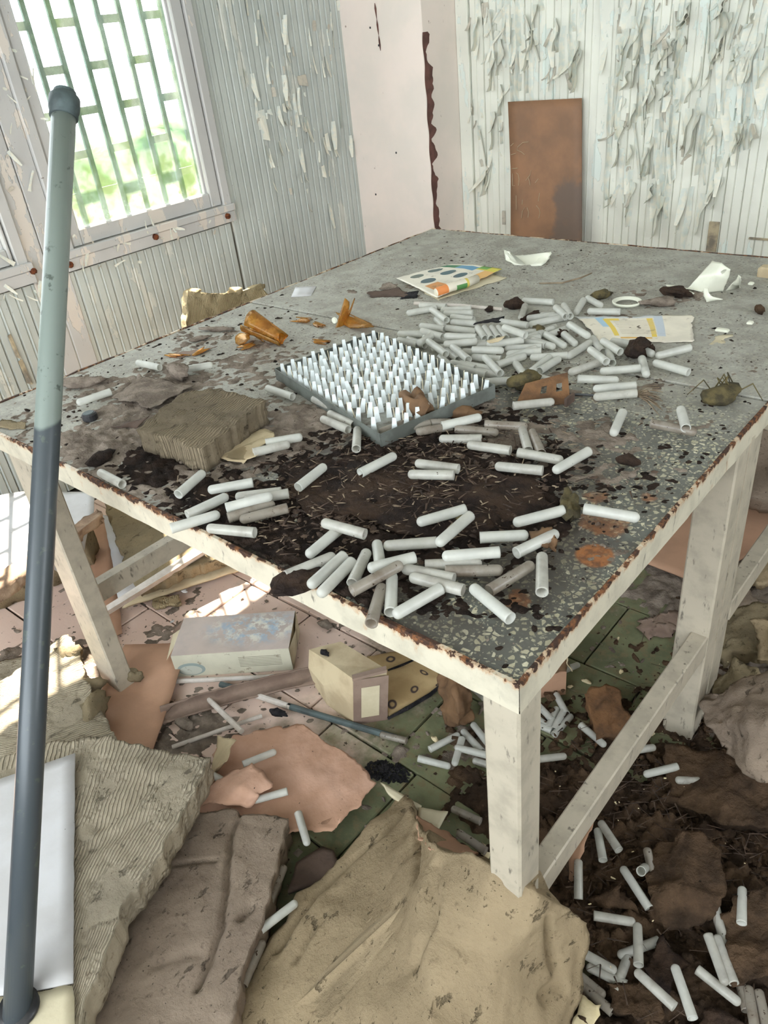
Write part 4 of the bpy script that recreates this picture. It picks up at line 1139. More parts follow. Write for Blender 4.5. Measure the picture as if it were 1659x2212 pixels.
mk('tray_floor', *tbox(0, LU, 0, LVv, 0, .006), M['tray_floor'], tray)
for r in ((0, LU, -.002, 0), (0, LU, LVv, LVv + .002), (-.002, 0, 0, LVv), (LU, LU + .002, 0, LVv)):
    mk('rim', *tbox(*r, -.004, .026), M['galv'], tray)
pv, pf = [], []
for (w, d, z) in ((.0066, .0016, 0), (.0064, .0016, .004), (.0040, .0012, .036)):
    pv += [(-w, -d, z), (w, -d, z), (w, d, z), (-w, d, z)]
pf = [(i + k, (i + 1) % 4 + k, (i + 1) % 4 + 4 + k, i + 4 + k) for k in (0, 4) for i in range(4)] + [(8, 9, 10, 11)]
peg_me = bpy.data.meshes.new('peg'); peg_me.from_pydata(pv, [], pf); peg_me.materials.append(M['peg'])
nv_, nf_ = tube([(0, 0, 0), (0, 0, .031)], [.0012, .0009], 6)
pin_me = bpy.data.meshes.new('pin'); pin_me.from_pydata([tuple(x) for x in nv_], [], nf_); pin_me.materials.append(M['pin'])
ang = math.atan2(R[0][1], R[0][0])
NU, NV = 15, 10
for i in range(NU):
    for j in range(NV):
        u = .016 + (LU - .032) * i / (NU - 1); v = .014 + (LVv - .028) * j / (NV - 1)
        if i < 3 and j in (0, 1) and (i + j) % 2 == 0: continue
        q = Quaternion((0, 0, 1), .72 + rng.normal(0, .1)) @ Quaternion((1, rng.normal(0, .04), rng.normal(0, .04), 0)).normalized()
        inst('peg', peg_me, tuple(tilt(u, v, .005)), q, (1, 1, rng.uniform(.92, 1.05)), tray)
        if i < NU - 1 and not (i < 2 and j < 2):
            inst('pin', pin_me, tuple(tilt(u + .0175, v + .004, .005)), Quaternion((1, rng.normal(0, .04), rng.normal(0, .04), 0)).normalized(), (1, 1, 1), tray)

# ------------------------------------------------------------------ other things on the table
Z = TZ
tag(slab('wool_chunk', [[(400, 846, Z + .055), (470, 838, Z + .057), (572, 866, Z + .06)], [(345, 885, Z + .06), (510, 915, Z + .062)], [(298, 928, Z + .06), (365, 950, Z + .062), (438, 972, Z + .058)]], .055, M['wool_k'], cell=.006, amp=.006, scale=30, jag=.007, jscale=40, big=.004, bigscale=12, seed=2, side=4), 'thick brown chunk of ridged mineral wool lying on the table', 'insulation')
tag(sheet('torn_paper', [[(560, 925, Z + .012), (600, 935, Z + .02)], [(500, 955, Z + .012), (545, 985, Z + .02)], [(470, 985, Z + .012), (525, 1003, Z + .008)]], M['tancard'], .0012, .008, .004, .008, big=.006, bigscale=18), 'torn tan paper strip sticking out from under the wool chunk', 'paper')
tag(slab('rotten_board', [[(640, 1000, Z + .006), (830, 985, Z + .010), (1000, 1000, Z + .010), (1150, 1035, Z + .008)], [(615, 1045, Z + .008), (850, 1075, Z + .013), (1200, 1090, Z + .010)], [(660, 1100, Z + .008), (880, 1150, Z + .012), (1190, 1130, Z + .006)]], .012, M['rot'], cell=.0045, amp=.008, scale=60, jag=.014, jscale=20, big=.006, bigscale=10, seed=5, stretch=(.3, 1, 1), side=2), 'rotten dark fibrous board lying in the compost', 'board')
for i, (px, py, sx, sy, sz, mt, lb) in enumerate([
    (1355, 1003, .022, .018, .026, 'rot', 'lone black clod on the bare terrazzo near the right edge'), (1112, 668, .03, .018, .03, 'rot', 'dark curled clod at the back of the tube heap'), (1150, 690, .034, .012, .016, 'rot', 'flat dark scrap in the back of the tube heap'), (1058, 672, .022, .014, .016, 'rot', 'small dark scrap left of the curled clod'),
    (1165, 725, .022, .016, .022, 'moss', 'mossy brown lump on top of the tube heap'), (1210, 728, .018, .012, .014, 'rot', 'black lump on the right part of the tube heap'), (1300, 645, .034, .02, .026, 'moss', 'mossy brown tuft left of the white ring'), (1375, 770, .045, .028, .034, 'rot', 'dark burnt clump below the leaflet'),
    (1405, 765, .012, .012, .03, 'rot', 'small dark knob right of the burnt clump'), (1460, 642, .05, .024, .028, 'rot', 'dark lump in the dirt ridge behind the leaflet'), (1425, 662, .045, .02, .02, 'grit', 'grey lump at the lower end of the dirt ridge'), (1560, 868, .05, .035, .04, 'moss', 'dry moss clump at the right table seam'),
    (1640, 678, .02, .016, .018, 'mud', 'brown pebble of dirt near the right photo edge'), (900, 905, .05, .03, .045, 'paperbrown', 'crumpled brown leaf on the front corner of the peg tray'), (985, 900, .05, .022, .026, 'paperbrown', 'crumpled brown leaf below the peg tray corner'), (1130, 840, .04, .024, .035, 'moss', 'brown mossy lump against the brown bracket'),
    (225, 995, .035, .03, .026, 'compost', 'dark round clump near the left front rail'), (400, 990, .035, .022, .02, 'grit', 'grey clump left of the torn paper'), (390, 820, .045, .02, .034, 'grit', 'grey brown tuft behind the wool chunk'), (180, 835, .06, .03, .03, 'grit', 'grey tuft of fibre at the far left table edge'),
    (1000, 1135, .02, .02, .015, 'moss', 'small mossy crumb by the rotten board'), (1230, 1105, .045, .02, .02, 'moss', 'mossy smear left of the pinkish tube'), (640, 1270, .03, .05, .03, 'rot', 'black rotten lump hanging over the broken front edge'), (470, 715, .06, .012, .012, 'grit', 'grey fibre roll near the amber glass'), (435, 735, .03, .014, .018, 'grit', 'grey fibre tuft at the end of the roll')]):
    clod(px, py, Z, sx, sy, sz, mt, 'dirt_clump' if mt != 'paperbrown' else 'crumpled_leaf', lb, 'clump' if mt != 'paperbrown' else 'leaf', i, i * .7)
tag(slab('leaf_scrap', [[(1135, 1150, Z + .018), (1200, 1140, Z + .03)], [(1150, 1170, Z + .024), (1215, 1165, Z + .026)], [(1180, 1185, Z + .01), (1210, 1195, Z + .004)]], .002, M['paperbrown'], cell=.006, amp=.006, jag=.01, side=1, seed=4), 'brown leaf scrap lying on two tubes', 'leaf')
moss_clump = [o for o in S.objects if o.get('label', '').startswith('dry moss clump')][0]
for k in range(7):
    a = at(1535 + 10 * k, 850 + 5 * (k % 3), Z + .01); b = a + np.array([random.uniform(-.04, .04), random.uniform(-.03, .03), random.uniform(.02, .05)]); c = b + np.array([random.uniform(-.03, .03), random.uniform(-.02, .02), -.035])
    mk('moss_fibre', *tube([a, b, c], [.0015, .0018, .001], 5), M['moss'], moss_clump)


def amber(name, V, Fc, label):
    return tag(mk(name, V, Fc, M['amber'], smooth=True), label, 'broken glass')


def shard(c, axis, r, a0, a1, l0, l1, jag=.2, th=.0022, seed=0, flare=0.0):
    """curved piece of a bottle wall round an axis"""
    c = np.array(c); ax = np.array(axis, float); ax /= np.linalg.norm(ax)
    p = np.cross(ax, (0, 0, 1)); p /= np.linalg.norm(p); q = np.cross(ax, p)
    n, mm = 16, 7; V = []; Fc = []
    for s in (0, 1):
        for j in range(mm):
            for i in range(n):
                f = i / (n - 1); g = j / (mm - 1)
                e = jag * (l1 - l0) * vnoise(np.array([[f * 5, s * 0, seed + (3 if g > .5 else 0)]]), seed)[0] * (abs(g - .5) * 2)
                l = l0 + (l1 - l0) * g + e
                a = a0 + (a1 - a0) * f
                rr = (r + flare * g) - s * th
                V.append(c + ax * l + rr * (p * math.cos(a) + q * math.sin(a)))
    o = n * mm
    for j in range(mm - 1):
        for i in range(n - 1):
            k = j * n + i
            Fc += [(k, k + 1, k + n + 1, k + n), (o + k, o + k + n, o + k + n + 1, o + k + 1)]
    rg = list(range(n)) + [n * j + n - 1 for j in range(1, mm)] + [n * (mm - 1) + i for i in range(n - 2, -1, -1)] + [n * j for j in range(mm - 2, 0, -1)]
    for i in range(len(rg)):
        a, b = rg[i], rg[(i + 1) % len(rg)]
        Fc.append((a, o + a, o + b, b))
    return np.array(V), Fc


b0 = at(538, 694, Z + .060); b1 = at(612, 734, Z + .016)
axb = (b1 - b0); lb_ = np.linalg.norm(axb); axb /= lb_
V, Fc = shard(b0, axb, .036, 0, 2 * math.pi * .98, 0, lb_ * .95, .10, .003, 2, -.016)
amber('broken_bottle', V, Fc, 'amber glass bottle shoulder broken open, mouth towards the left')
V, Fc = shard(at(620, 738, Z + .004), axb, .022, .6, 2.2, -.03, .05, .5, .003, 5, -.01)
amber('glass_shard', V, Fc, 'long amber shard pointing right from the broken bottle')
V, Fc = shard(at(722, 700, Z + .0), (.2, .5, 1), .036, -.3, 2.1, .0, .062, .5, .003, 9)
sh = amber('glass_shard', V, Fc, 'tall curved amber shard standing beside the broken bottle')
tag(mk('white_disc', *tube([at(727, 690, Z + .03) + (0, -.012, 0), at(727, 690, Z + .03) + (0, -.006, 0)], [.0085, .0095], 14), M['porcelain']), 'small round white disc stuck on the tall amber shard', 'roundel')  # plain white disc placed against the shard
for i, (px, py, r, a0, a1, l, ax_, lb) in enumerate([(770, 715, .034, .5, 2.4, .12, (1, -.35, .02), 'long amber shard behind the back corner of the peg tray'), (660, 706, .03, .9, 2.0, .05, (1, .1, .05), 'small thin amber shard between bottle and tall shard'), (690, 715, .03, 1.1, 1.9, .045, (1, -.3, .05), 'flat amber sliver right of the thin shard'),
                                                (540, 755, .036, .4, 2.7, .055, (1, -.4, .1), 'curved reflective amber piece in front of the broken bottle'), (535, 765, .03, .9, 2.3, .04, (.6, .6, .1), 'small amber piece under the reflective one'), (442, 770, .02, .8, 2.2, .04, (.4, 1, .3), 'narrow amber sliver standing near the left grit'), (385, 778, .02, 1.0, 2.1, .045, (1, .25, .02), 'amber sliver lying flat by the pale tube'), (690, 748, .02, .8, 2.2, .05, (1, .2, 0), 'amber splinter by the back left corner of the peg tray')]):
    c = at(px, py, Z - r * .55)
    V, Fc = shard(c, ax_, r, -a1, -a0, -l / 2, l / 2, .5, .0025, i)
    V[:, 2] = V[:, 2] + (Z + .001 - V[:, 2].min())
    amber('glass_shard', V, Fc, lb)
tag(sheet('white_card', [[(638, 620, Z + .004), (683, 618, Z + .004)], [(629, 641, Z + .003), (672, 638, Z + .003)]], M['white'], .002, .02), 'small blank white card on the table near the left edge', 'card')
# booklet
bk = thing('booklet', tuple(at(970, 610, Z)), 'torn colourful printed booklet lying behind the tube heap', 'booklet')
sheet('cover', [[(975, 570, Z + .012), (1030, 572, Z + .014), (1085, 582, Z + .012)], [(915, 585, Z + .014), (1030, 606, Z + .012)], [(856, 601, Z + .012), (945, 643, Z + .010)]], M['booklet'], .001, .01, .002, .003, bk, .003, 3)
sheet('inner_page', [[(990, 575, Z + .004), (1095, 600, Z + .004)], [(870, 605, Z + .004), (948, 648, Z + .003)]], M['cream'], .002, .012, .001, .006, bk, .001, 5)
rl = [at(942, 632, Z + .02), at(975, 620, Z + .024), at(1005, 612, Z + .028), at(1030, 602, Z + .028)]
V, Fc = tube(rl, [.013, .014, .015, .013], 10); uv = [(i // 10 / 3.0, (i % 10) / 9.0) for i in range(40)]
mk('rolled_page', V, Fc, M['rollpaper'], bk, True, uv)
# leaflet
tag(sheet('leaflet', [[(1240, 684, Z + .006), (1370, 682, Z + .006), (1490, 679, Z + .008), (1497, 684, Z + .004)], [(1270, 708, Z + .005), (1380, 708, Z + .007), (1496, 706, Z + .007)], [(1292, 738, Z + .004), (1400, 740, Z + .004), (1494, 738, Z + .005)]], M['leaflet'], .0008, .01, .0015, .006, None, .002, 8), 'cream printed leaflet with a yellow frame, right of the tube heap', 'leaflet')
# curled label, white shards, ring
rows = [[(1090, 539, Z + .034), (1097, 546, Z + .040), (1106, 552, Z + .022), (1150, 550, Z + .012), (1189, 544, Z + .036)], [(1090, 552, Z + .02), (1102, 560, Z + .01), (1140, 562, Z + .004), (1188, 553, Z + .02)], [(1095, 562, Z + .006), (1112, 571, Z + .002), (1140, 574, Z + .002), (1172, 574, Z + .003), (1187, 562, Z + .008)]]
tag(sheet('curled_label', rows, M['porcelain'], .001, .012, .003, .008, seed=6), 'curled white paper peel near the far edge of the table', 'paper')
for (rws, lb) in (([[(1538, 563, Z + .080), (1558, 568, Z + .088), (1576, 583, Z + .078)], [(1510, 596, Z + .048), (1545, 594, Z + .060), (1572, 604, Z + .046)], [(1486, 622, Z + .012), (1520, 634, Z + .002), (1562, 630, Z + .0)]], 'largest cream porcelain cup shard standing at the far right'),
                  ([[(1596, 594, Z + .052), (1602, 598, Z + .05)], [(1584, 610, Z + .03), (1600, 612, Z + .022)], [(1568, 627, Z + .002), (1598, 620, Z + .002)]], 'small pointed porcelain shard right of the largest one'),
                  ([[(1522, 622, Z + .040), (1528, 624, Z + .038)], [(1522, 640, Z + .016), (1536, 640, Z + .022)], [(1526, 654, Z + .002), (1562, 646, Z + .010)]], 'low curved porcelain shard in front of the largest one')):
    tag(sheet('cup_shard', rws, M['porcelain'], .003, .006, 0, .002), lb, 'shard')
V, Fc = shard(at(1470, 632, Z) + (0, 0, -.02), (1, -.3, .05), .04, -2.2, -.9, -.04, .04, .3, .003, 12)
V[:, 2] += Z + .001 - V[:, 2].min()
tag(mk('cup_shard', V, Fc, M['porcelain'], smooth=True), 'grey white shard lying on the dirt ridge', 'shard')
ring = []
c = at(1354, 655, Z + .006)
V = []; Fc = []; n = 32
for k in range(n):
    a = 2 * math.pi * k / n
    for (r, z) in ((.030, 0), (.039, 0), (.041, .007), (.038, .008), (.036, .003), (.031, .003)):
        V.append(c + np.array([r * math.cos(a), r * math.sin(a), z]))
for k in range(n):
    for j in range(6):
        Fc.append((k * 6 + j, ((k + 1) % n) * 6 + j, ((k + 1) % n) * 6 + (j + 1) % 6, k * 6 + (j + 1) % 6))
tag(mk('plastic_ring', V, Fc, M['porcelain'], smooth=True), 'white plastic ring lid lying behind the leaflet', 'lid')
for (px, py, w, h, lb) in ((1560, 716, 18, 6, 'white crumb of plaster right of the leaflet'), (1620, 700, 8, 5, 'tiny white chip near the right photo edge'), (1622, 615, 8, 5, 'tiny white chip below the hidden brush')):
    q = at(px, py, Z); tag(mk('white_chip', *box(q[0] - w * .0009, q[0] + w * .0009, q[1] - .008, q[1] + .008, Z, Z + .007, .002), M['porcelain']), lb, 'chip')
tag(sheet('white_smudge', [[(1545, 726, Z + .002), (1580, 722, Z + .002)], [(1530, 745, Z + .002), (1565, 740, Z + .002)]], M['cream'], .001, .01, .001, .008), 'thin pale paper patch right of the leaflet', 'paper')
br = thing('yellow_brush', tuple(at(1655, 595, Z)), 'yellowish block at the far right edge of the photo', 'brush')
q = at(1665, 598, Z)
mk('bristle_block', *box(q[0] - .035, q[0] + .06, q[1] - .02, q[1] + .02, Z, Z + .03, .005), M['tancard'], br)
# brown bracket with square holes
bt = thing('metal_bracket', tuple(at(1180, 860, Z)), 'brown metal bracket with square cutouts in front of the heap', 'bracket')
p00 = at(1112, 880, Z + .004); p10 = at(1232, 872, Z + .004); p01 = at(1135, 830, Z + .03) ; p11 = at(1226, 806, Z + .045)


def bl(a, b): return p00 * (1 - a) * (1 - b) + p10 * a * (1 - b) + p01 * (1 - a) * b + p11 * a * b


us = [0, .42, .54, .74, .86, 1]; vs = [0, .42, .72, 1]
parts = []
for i in range(5):
    for j in range(3):
        if j == 1 and i in (1, 3): continue
        t4 = [bl(us[i], vs[j]), bl(us[i + 1], vs[j]), bl(us[i + 1], vs[j + 1]), bl(us[i], vs[j + 1])]
        parts.append(hexa([p + (0, 0, .002) for p in t4], t4))
mk('plate', *join(parts), M['oldwood'], bt)
t4 = [p10 + (-.004, -.02, 0), p10 + (.002, -.02, 0), p10 + (.002, .015, 0), p10 + (-.004, .015, 0)]
mk('flange', *hexa([p + (0, 0, .02) for p in t4], t4), M['darkcard'], bt)
tag(mk('steel_rod', *tube([at(1225, 851, Z + .006), at(1330, 856, Z + .006)], .003, 6), M['black']), 'thin dark rod sticking out right of the bracket', 'rod')
tuft = thing('frayed_brush', tuple(at(1372, 850, Z)), 'frayed dry bristle tuft beside the two parallel tubes', 'brush')
for k in range(14):
    a = at(1372, 848 + (k % 3) * 3, Z + .004); b = at(1420 + 4 * (k % 4), 832 + 5 * k, Z + .004 + .004 * (k % 3))
    mk('bristle', *tube([a, (a + b) / 2 + (0, 0, .006), b], [.0016, .0014, .0008], 5), M['twig'], tuft)
tag(mk('wooden_stick', *tube([at(895, 655, Z + .006), at(1000, 661, Z + .006), at(1085, 668, Z + .006)], [.006, .006, .005], 8), M['lathe']), 'pale wooden stick along the back of the tube heap', 'stick')
tag(mk('twig', *tube([at(1165, 612, Z + .004), at(1215, 611, Z + .006), at(1255, 600, Z + .01), at(1278, 590, Z + .014)], [.0022, .0026, .0026, .002], 6), M['twig'], smooth=True), 'thin curved twig on the dusty far half of the table', 'twig')
q = at(196, 906, Z)
cp = thing('bottle_cap', (q[0], q[1], Z), 'black screw cap lying at the left of the table', 'cap')
mk('cap_body', *tube([q, q + (0, 0, .014), q + (0, 0, .018)], [.0185, .0185, .015], 18), M['black'], cp)
mk('cap_top', *tube([q + (0, 0, .018), q + (0, 0, .0195)], [.013, .012], 18), M['collar'], cp)
for (rws, mt, lb) in [
    ([[(795, 632, Z + .006), (860, 622, Z + .012)], [(800, 641, Z + .004), (890, 640, Z + .006)]], 'darkcard', 'scorched dark paper scrap left of the booklet'), ([[(825, 612, Z + .008), (850, 610, Z + .02)], [(815, 626, Z + .005), (870, 628, Z + .01)]], 'grit', 'small burnt flake above the scorched scrap'), ([[(868, 632, Z + .004), (905, 628, Z + .014)], [(865, 646, Z + .003), (900, 642, Z + .006)]], 'char', 'black charred paper curl by the booklet corner'),
    ([[(375, 762, Z + .004), (470, 748, Z + .006)], [(365, 772, Z + .003), (420, 768, Z + .004)]], 'greycard', 'dusty torn card near the amber slivers'), ([[(300, 812, Z + .008), (420, 832, Z + .012)], [(240, 860, Z + .006), (330, 880, Z + .02)]], 'grit', 'grey felt scrap left of the wool chunk'), ([[(270, 912, Z + .008), (320, 900, Z + .02)], [(240, 924, Z + .004), (300, 922, Z + .006)]], 'darkcard', 'curled dark scrap below the wool chunk'),
    ([[(1060, 690, Z + .03), (1090, 683, Z + .034)], [(1020, 702, Z + .026), (1080, 696, Z + .03)]], 'char', 'dark burnt strip across the tube heap'), ([[(1050, 735, Z + .04), (1095, 725, Z + .046)], [(1055, 740, Z + .038), (1075, 738, Z + .04)]], 'tancard', 'brown curled scrap on the four side by side tubes'), ([[(0, 905, Z + .012), (58, 912, Z + .016)], [(-20, 925, Z + .004), (60, 928, Z + .004)]], 'wool_d' , 'mossy flap at the far left table corner')]:
    tag(sheet('paper_scrap', rws, M[mt], .002, .006, .004, .008, None, .004, len(lb), bigscale=20), lb, 'scrap')

# ------------------------------------------------------------------ debris on the floor
B = lambda px, py, z=0.0: at(px, py, z)
# brown rot heap at the right
heap('brown_rot', [(B(1400, 1760), .30, 1.1), (B(1560, 1800), .34, 1.2), (B(1300, 1640), .20, .9), (B(1180, 1720), .20, .85), (B(1620, 2000), .30, 1.2), (B(1420, 2050), .30, 1.0), (B(1300, 2150), .25, 1.0), (B(1650, 1640), .3, 1.1), (B(1480, 1560), .14, .8), (B(1600, 2200), .3, 1.1), (B(1200, 1600), .12, .7), (B(1300, 1900), .3, 1.1), (B(1090, 1760), .14, .75)],
     0.0, -1.05, .75, .1, 1.75, .0062, .05, M['mud'], 'damp brown rot covering the floor at the right of the table', 'dirt', 21, 9)
heap('plaster_grit', [(B(420, 1580), .12, .55), (B(520, 1560), .10, .5), (B(300, 1500), .14, .4), (B(1000, 1560), .2, .4), (B(330, 1290), .08, .4), (B(740, 1340), .08, .35), (B(640, 1620), .12, .4), (B(60, 1560), .4, .8), (B(1580, 1300), .4, 1.0), (B(1620, 1450), .3, 1.1)],
     0.0, -2.6, .8, .15, 2.6, .009, .022, M['grit'], 'grey plaster grit lying on the floor tiles', 'dirt', 33, 10, clear=[(B(1300, 1420), .28), (B(600, 1290), .2)])
pts = []
while len(pts) < 1900:
    x, y = random.uniform(-2.4, .6), random.uniform(.2, 2.4)
    if fbm(np.array([[x, y, 2.0]]), 3, 3, 4)[0] + random.uniform(-.4, .4) > 0.0: pts.append((x, y, 0.0))
crumbs('floor_crumbs', pts, .002, .011, M['grit'], 'crumbs of plaster strewn over the floor tiles', 'dirt')


rb = [p for p in spread(2200, 1430, 1800, 330, 330, .02) if p[1] > .15]
crumbs('rot_crumbs', rb, .003, .014, M['mud'], 'brown crumbs and clods on the rot at the right', 'dirt')
slivers('floor_slivers', [(p[0], p[1], p[2] + .02) for p in rb[::5]], .015, .05, M['rot2'], 'brown splinters strewn over the rot at the right', 'splinters')
crumbs('pale_specks', [(p[0], p[1], .055) for p in rb[::38]], .0015, .004, M['hide'], 'pale specks lying in the brown rot', 'dirt')  # small cream crumbs scattered over the rot


def reg(o, label, cat, group=None):
    return tag(o, label, cat, group)


# -- mineral wool slabs in the foreground
reg(slab('wool_slab', [[(-60, 1655, .205), (100, 1606, .20), (240, 1590, .20), (345, 1618, .195), (458, 1640, .19)], [(-70, 1800, .215), (200, 1760, .21), (385, 1775, .205)], [(-90, 1990, .215), (130, 1960, .21), (268, 1955, .21)], [(-120, 2330, .215), (30, 2330, .21), (120, 2330, .21)]], .075, M['wool_a2'],
         cell=.0065, amp=.007, scale=22, jag=.008, jscale=25, big=.006, bigscale=7, seed=12, side=5, cracks=[([(215, 1790, .2), (280, 1745, .2), (330, 1690, .2)], .012, .02), ([(190, 1840, .2), (260, 1800, .2), (310, 1770, .2)], .012, .022)]),
    'large ridged grey brown mineral wool slab under the white board at lower left', 'insulation')
# white board on it, the hole round the pole being only a black ring
reg(slab('laminate_sheet', [[(-60, 1702, .222), (60, 1662, .222), (161, 1627, .222)], [(-90, 2160, .222), (60, 2142, .222), (157, 2122, .222)]], .006, M['white'], cell=.03, amp=.0, jag=.0012, jscale=60, seed=3, side=1), 'smooth white panel lying on the ridged slab behind the grey pole', 'panel')
reg(slab('laminate_scrap', [[(-90, 2164, .218), (60, 2146, .218), (157, 2127, .218)], [(-120, 2330, .218), (60, 2330, .218), (160, 2330, .218)]], .006, M['cream'], cell=.02, amp=.001, jag=.004, jscale=40, seed=6, side=1), 'cracked cream panel piece at the foot of the grey pole', 'panel')
reg(slab('wool_slab', [[(380, 1758, .085), (500, 1750, .09), (560, 1757, .09), (622, 1764, .09)], [(250, 1960, .10), (420, 1945, .105), (585, 1930, .105)], [(60, 2290, .10), (300, 2290, .11), (466, 2280, .115)]], .075, M['wool_b'],
         cell=.007, amp=.006, scale=24, jag=.007, jscale=25, big=.007, bigscale=6, seed=18, side=4,
         cracks=[([(518, 1755, .09), (500, 1800, .09), (492, 1900, .1), (486, 1990, .1), (460, 2070, .1), (430, 2140, .1)], .018, .006), ([(520, 1985, .1), (545, 1960, .1)], .014, .008), ([(380, 1862, .1), (470, 1856, .1)], .008, .004), ([(330, 2090, .1), (430, 2060, .1)], .006, .01)]),
    'cracked dull brown mineral wool slab between the ridged slab and the tan one', 'insulation')
reg(slab('wool_slab', [[(868, 1706, .05), (905, 1765, .12), (945, 1826, .36), (1058, 1868, .435), (1160, 1932, .425), (1276, 1990, .27)], [(640, 1936, .06), (800, 1985, .13), (928, 2020, .335), (1080, 2065, .32), (1268, 2092, .20)], [(500, 2160, .06), (720, 2170, .11), (928, 2180, .305), (1090, 2190, .26), (1240, 2215, .14)], [(420, 2330, .05), (700, 2330, .10), (930, 2330, .27), (1230, 2330, .10)]], .06, M['wool_c'],
         cell=.0075, amp=.008, scale=16, jag=.01, jscale=18, big=.014, bigscale=7, seed=27, side=4,
         cracks=[([(885, 1735, .08), (830, 1800, .09), (760, 1850, .08), (680, 1930, .07), (600, 2050, .06)], .022, .007), ([(905, 1800, .16), (900, 1870, .2), (905, 1930, .22)], .02, .006), ([(1190, 1960, .4), (1220, 2020, .37), (1180, 2080, .34)], .02, .007), ([(940, 1890, .32), (930, 2010, .32), (890, 2080, .28)], .014, .01), ([(700, 1990, .08), (640, 2080, .07)], .016, .006)]),
    'large tan mineral wool slab folded up against the front table leg', 'insulation')
reg(slab('wool_slab', [[(-70, 1452, .10), (60, 1412, .11), (146, 1372, .11)], [(-70, 1560, .10), (80, 1530, .11), (200, 1490, .10)], [(-70, 1690, .09), (90, 1660, .10), (250, 1604, .09)]], .09, M['wool_a'], cell=.007, amp=.007, scale=26, jag=.012, jscale=30, big=.006, bigscale=8, seed=40, side=5), 'ridged mineral wool slab half in sunlight behind the pole', 'insulation')
for i, (px, py, s, lb) in enumerate([(165, 1440, .05, 'torn fibre tuft at the right end of the sunlit slab'), (195, 1500, .05, 'torn fibre tuft near the sunlit slab, by the left leg foot'), (215, 1560, .055, 'torn fibre tuft between the sunlit and the large ridged slab')]):
    clod(px, py, .04, s, s * .7, s * 1.3, 'wool_d', 'wool_tuft', lb, 'insulation', i + 2, i)
# pole leaning on the table edge
pb = B(38, 2178, .226)
pole = thing('grey_pole', tuple(pb), 'grey two tone pipe leaning upright on the left, with a collar at its top', 'pole')
d = R.T @ np.array([(140 - W / 2) / F, (205 - H / 2) / F, 1.0]); d /= np.linalg.norm(d)
ptop = EYE + d * 1.93
ax_ = ptop - pb; pl_ = np.linalg.norm(ax_); ax_ /= pl_
mk('pipe', *tube([pb - ax_ * .1, pb + ax_ * pl_ * .33, pb + ax_ * pl_ * .66, pb + ax_ * (pl_ - .01)], .0245, 28), M['pole'], pole, True)
mk('collar', *tube([pb + ax_ * (pl_ - .052), pb + ax_ * (pl_ - .050), pb + ax_ * (pl_ - .036), pb + ax_ * (pl_ - .034), pb + ax_ * (pl_ - .020), pb + ax_ * (pl_ - .008), pb + ax_ * (pl_ - .004)], [.0255, .0285, .0285, .0305, .0312, .0305, .027], 24), M['collar'], pole, True)
mk('plug', *tube([pb + ax_ * (pl_ - .006), pb + ax_ * (pl_ + .006), pb + ax_ * (pl_ + .008)], [.0225, .0225, .019], 20), M['collar'], pole)
n = 24; V = []; Fc = []
for k in range(n):
    a = 2 * math.pi * k / n
    for (r, z) in ((.022, .004), (.036 + .004 * vnoise(np.array([[k * .7, 0, 0]]))[0], .003), (.037, -.006)):
        V.append(pb + np.array([r * math.cos(a), r * math.sin(a), z]))
for k in range(n):
    for j in range(2): Fc.append((k * 3 + j, ((k + 1) % n) * 3 + j, ((k + 1) % n) * 3 + j + 1, k * 3 + j + 1))
mk('dark_hole_ring', V, Fc, M['black'], pole, True)  # black ring added for the dark of the hole; no hole is cut

# -- sheets and boards
reg(sheet('pink_cardboard', [[(470, 1612, .05), (520, 1585, .05), (600, 1563, .045), (655, 1560, .04), (700, 1592, .04)], [(455, 1700, .05), (600, 1660, .055), (765, 1640, .045)], [(420, 1775, .05), (610, 1790, .055), (720, 1800, .05), (818, 1692, .045)]], M['pinkcard'], .003, .009, .006, .012, None, .01, 4, bigscale=7, jscale=25), 'pinkish torn cardboard sheet with a scalloped edge in the middle foreground', 'cardboard')
reg(sheet('cardboard_flap', [[(505, 1660, .10), (545, 1650, .115), (592, 1690, .10)], [(470, 1690, .09), (520, 1700, .12), (560, 1725, .10)], [(428, 1742, .07), (490, 1738, .09), (545, 1745, .075)]], M['pinkcard'], .003, .008, .004, .008, None, .006, 9), 'pinkish cardboard flap folded over at the corner of the ridged slab', 'cardboard')
reg(sheet('cardboard_curl', [[(472, 1590, .07), (505, 1598, .12)], [(465, 1620, .06), (490, 1640, .12)], [(452, 1690, .05), (462, 1660, .1)]], M['tancard'], .002, .008, .004, .006, None, .004, 2), 'curled orange brown cardboard edge beside the ridged slab corner', 'cardboard')
reg(slab('dark_plate', [[(640, 1862, .03), (695, 1828, .03), (720, 1838, .03)], [(622, 1926, .03), (740, 1892, .03)]], .012, M['darkcard'], cell=.012, amp=.002, jag=.003, seed=2, side=1), 'dark brown plate fragment between the wool slabs', 'fragment')
reg(sheet('orange_card', [[(900, 1762, .16), (960, 1795, .2), (1032, 1842, .26)], [(902, 1810, .2), (935, 1835, .34), (1020, 1856, .38)]], M['card'], .004, .01, .002, .004), 'orange brown cardboard edge peeping out behind the tan slab', 'cardboard')
reg(slab('white_strip', [[(822, 1692, .05), (870, 1715, .05), (912, 1742, .05)], [(835, 1712, .05), (895, 1758, .05)]], .008, M['cream'], cell=.01, amp=.001, jag=.004, seed=5, side=1), 'speckled white broken strip left of the table leg, farther piece', 'fragment')
reg(slab('white_strip', [[(905, 1745, .06), (968, 1752, .06)], [(902, 1772, .06), (947, 1790, .06)]], .008, M['cream'], cell=.01, amp=.001, jag=.003, seed=8, side=1), 'speckled white broken strip left of the table leg, nearer piece', 'fragment')
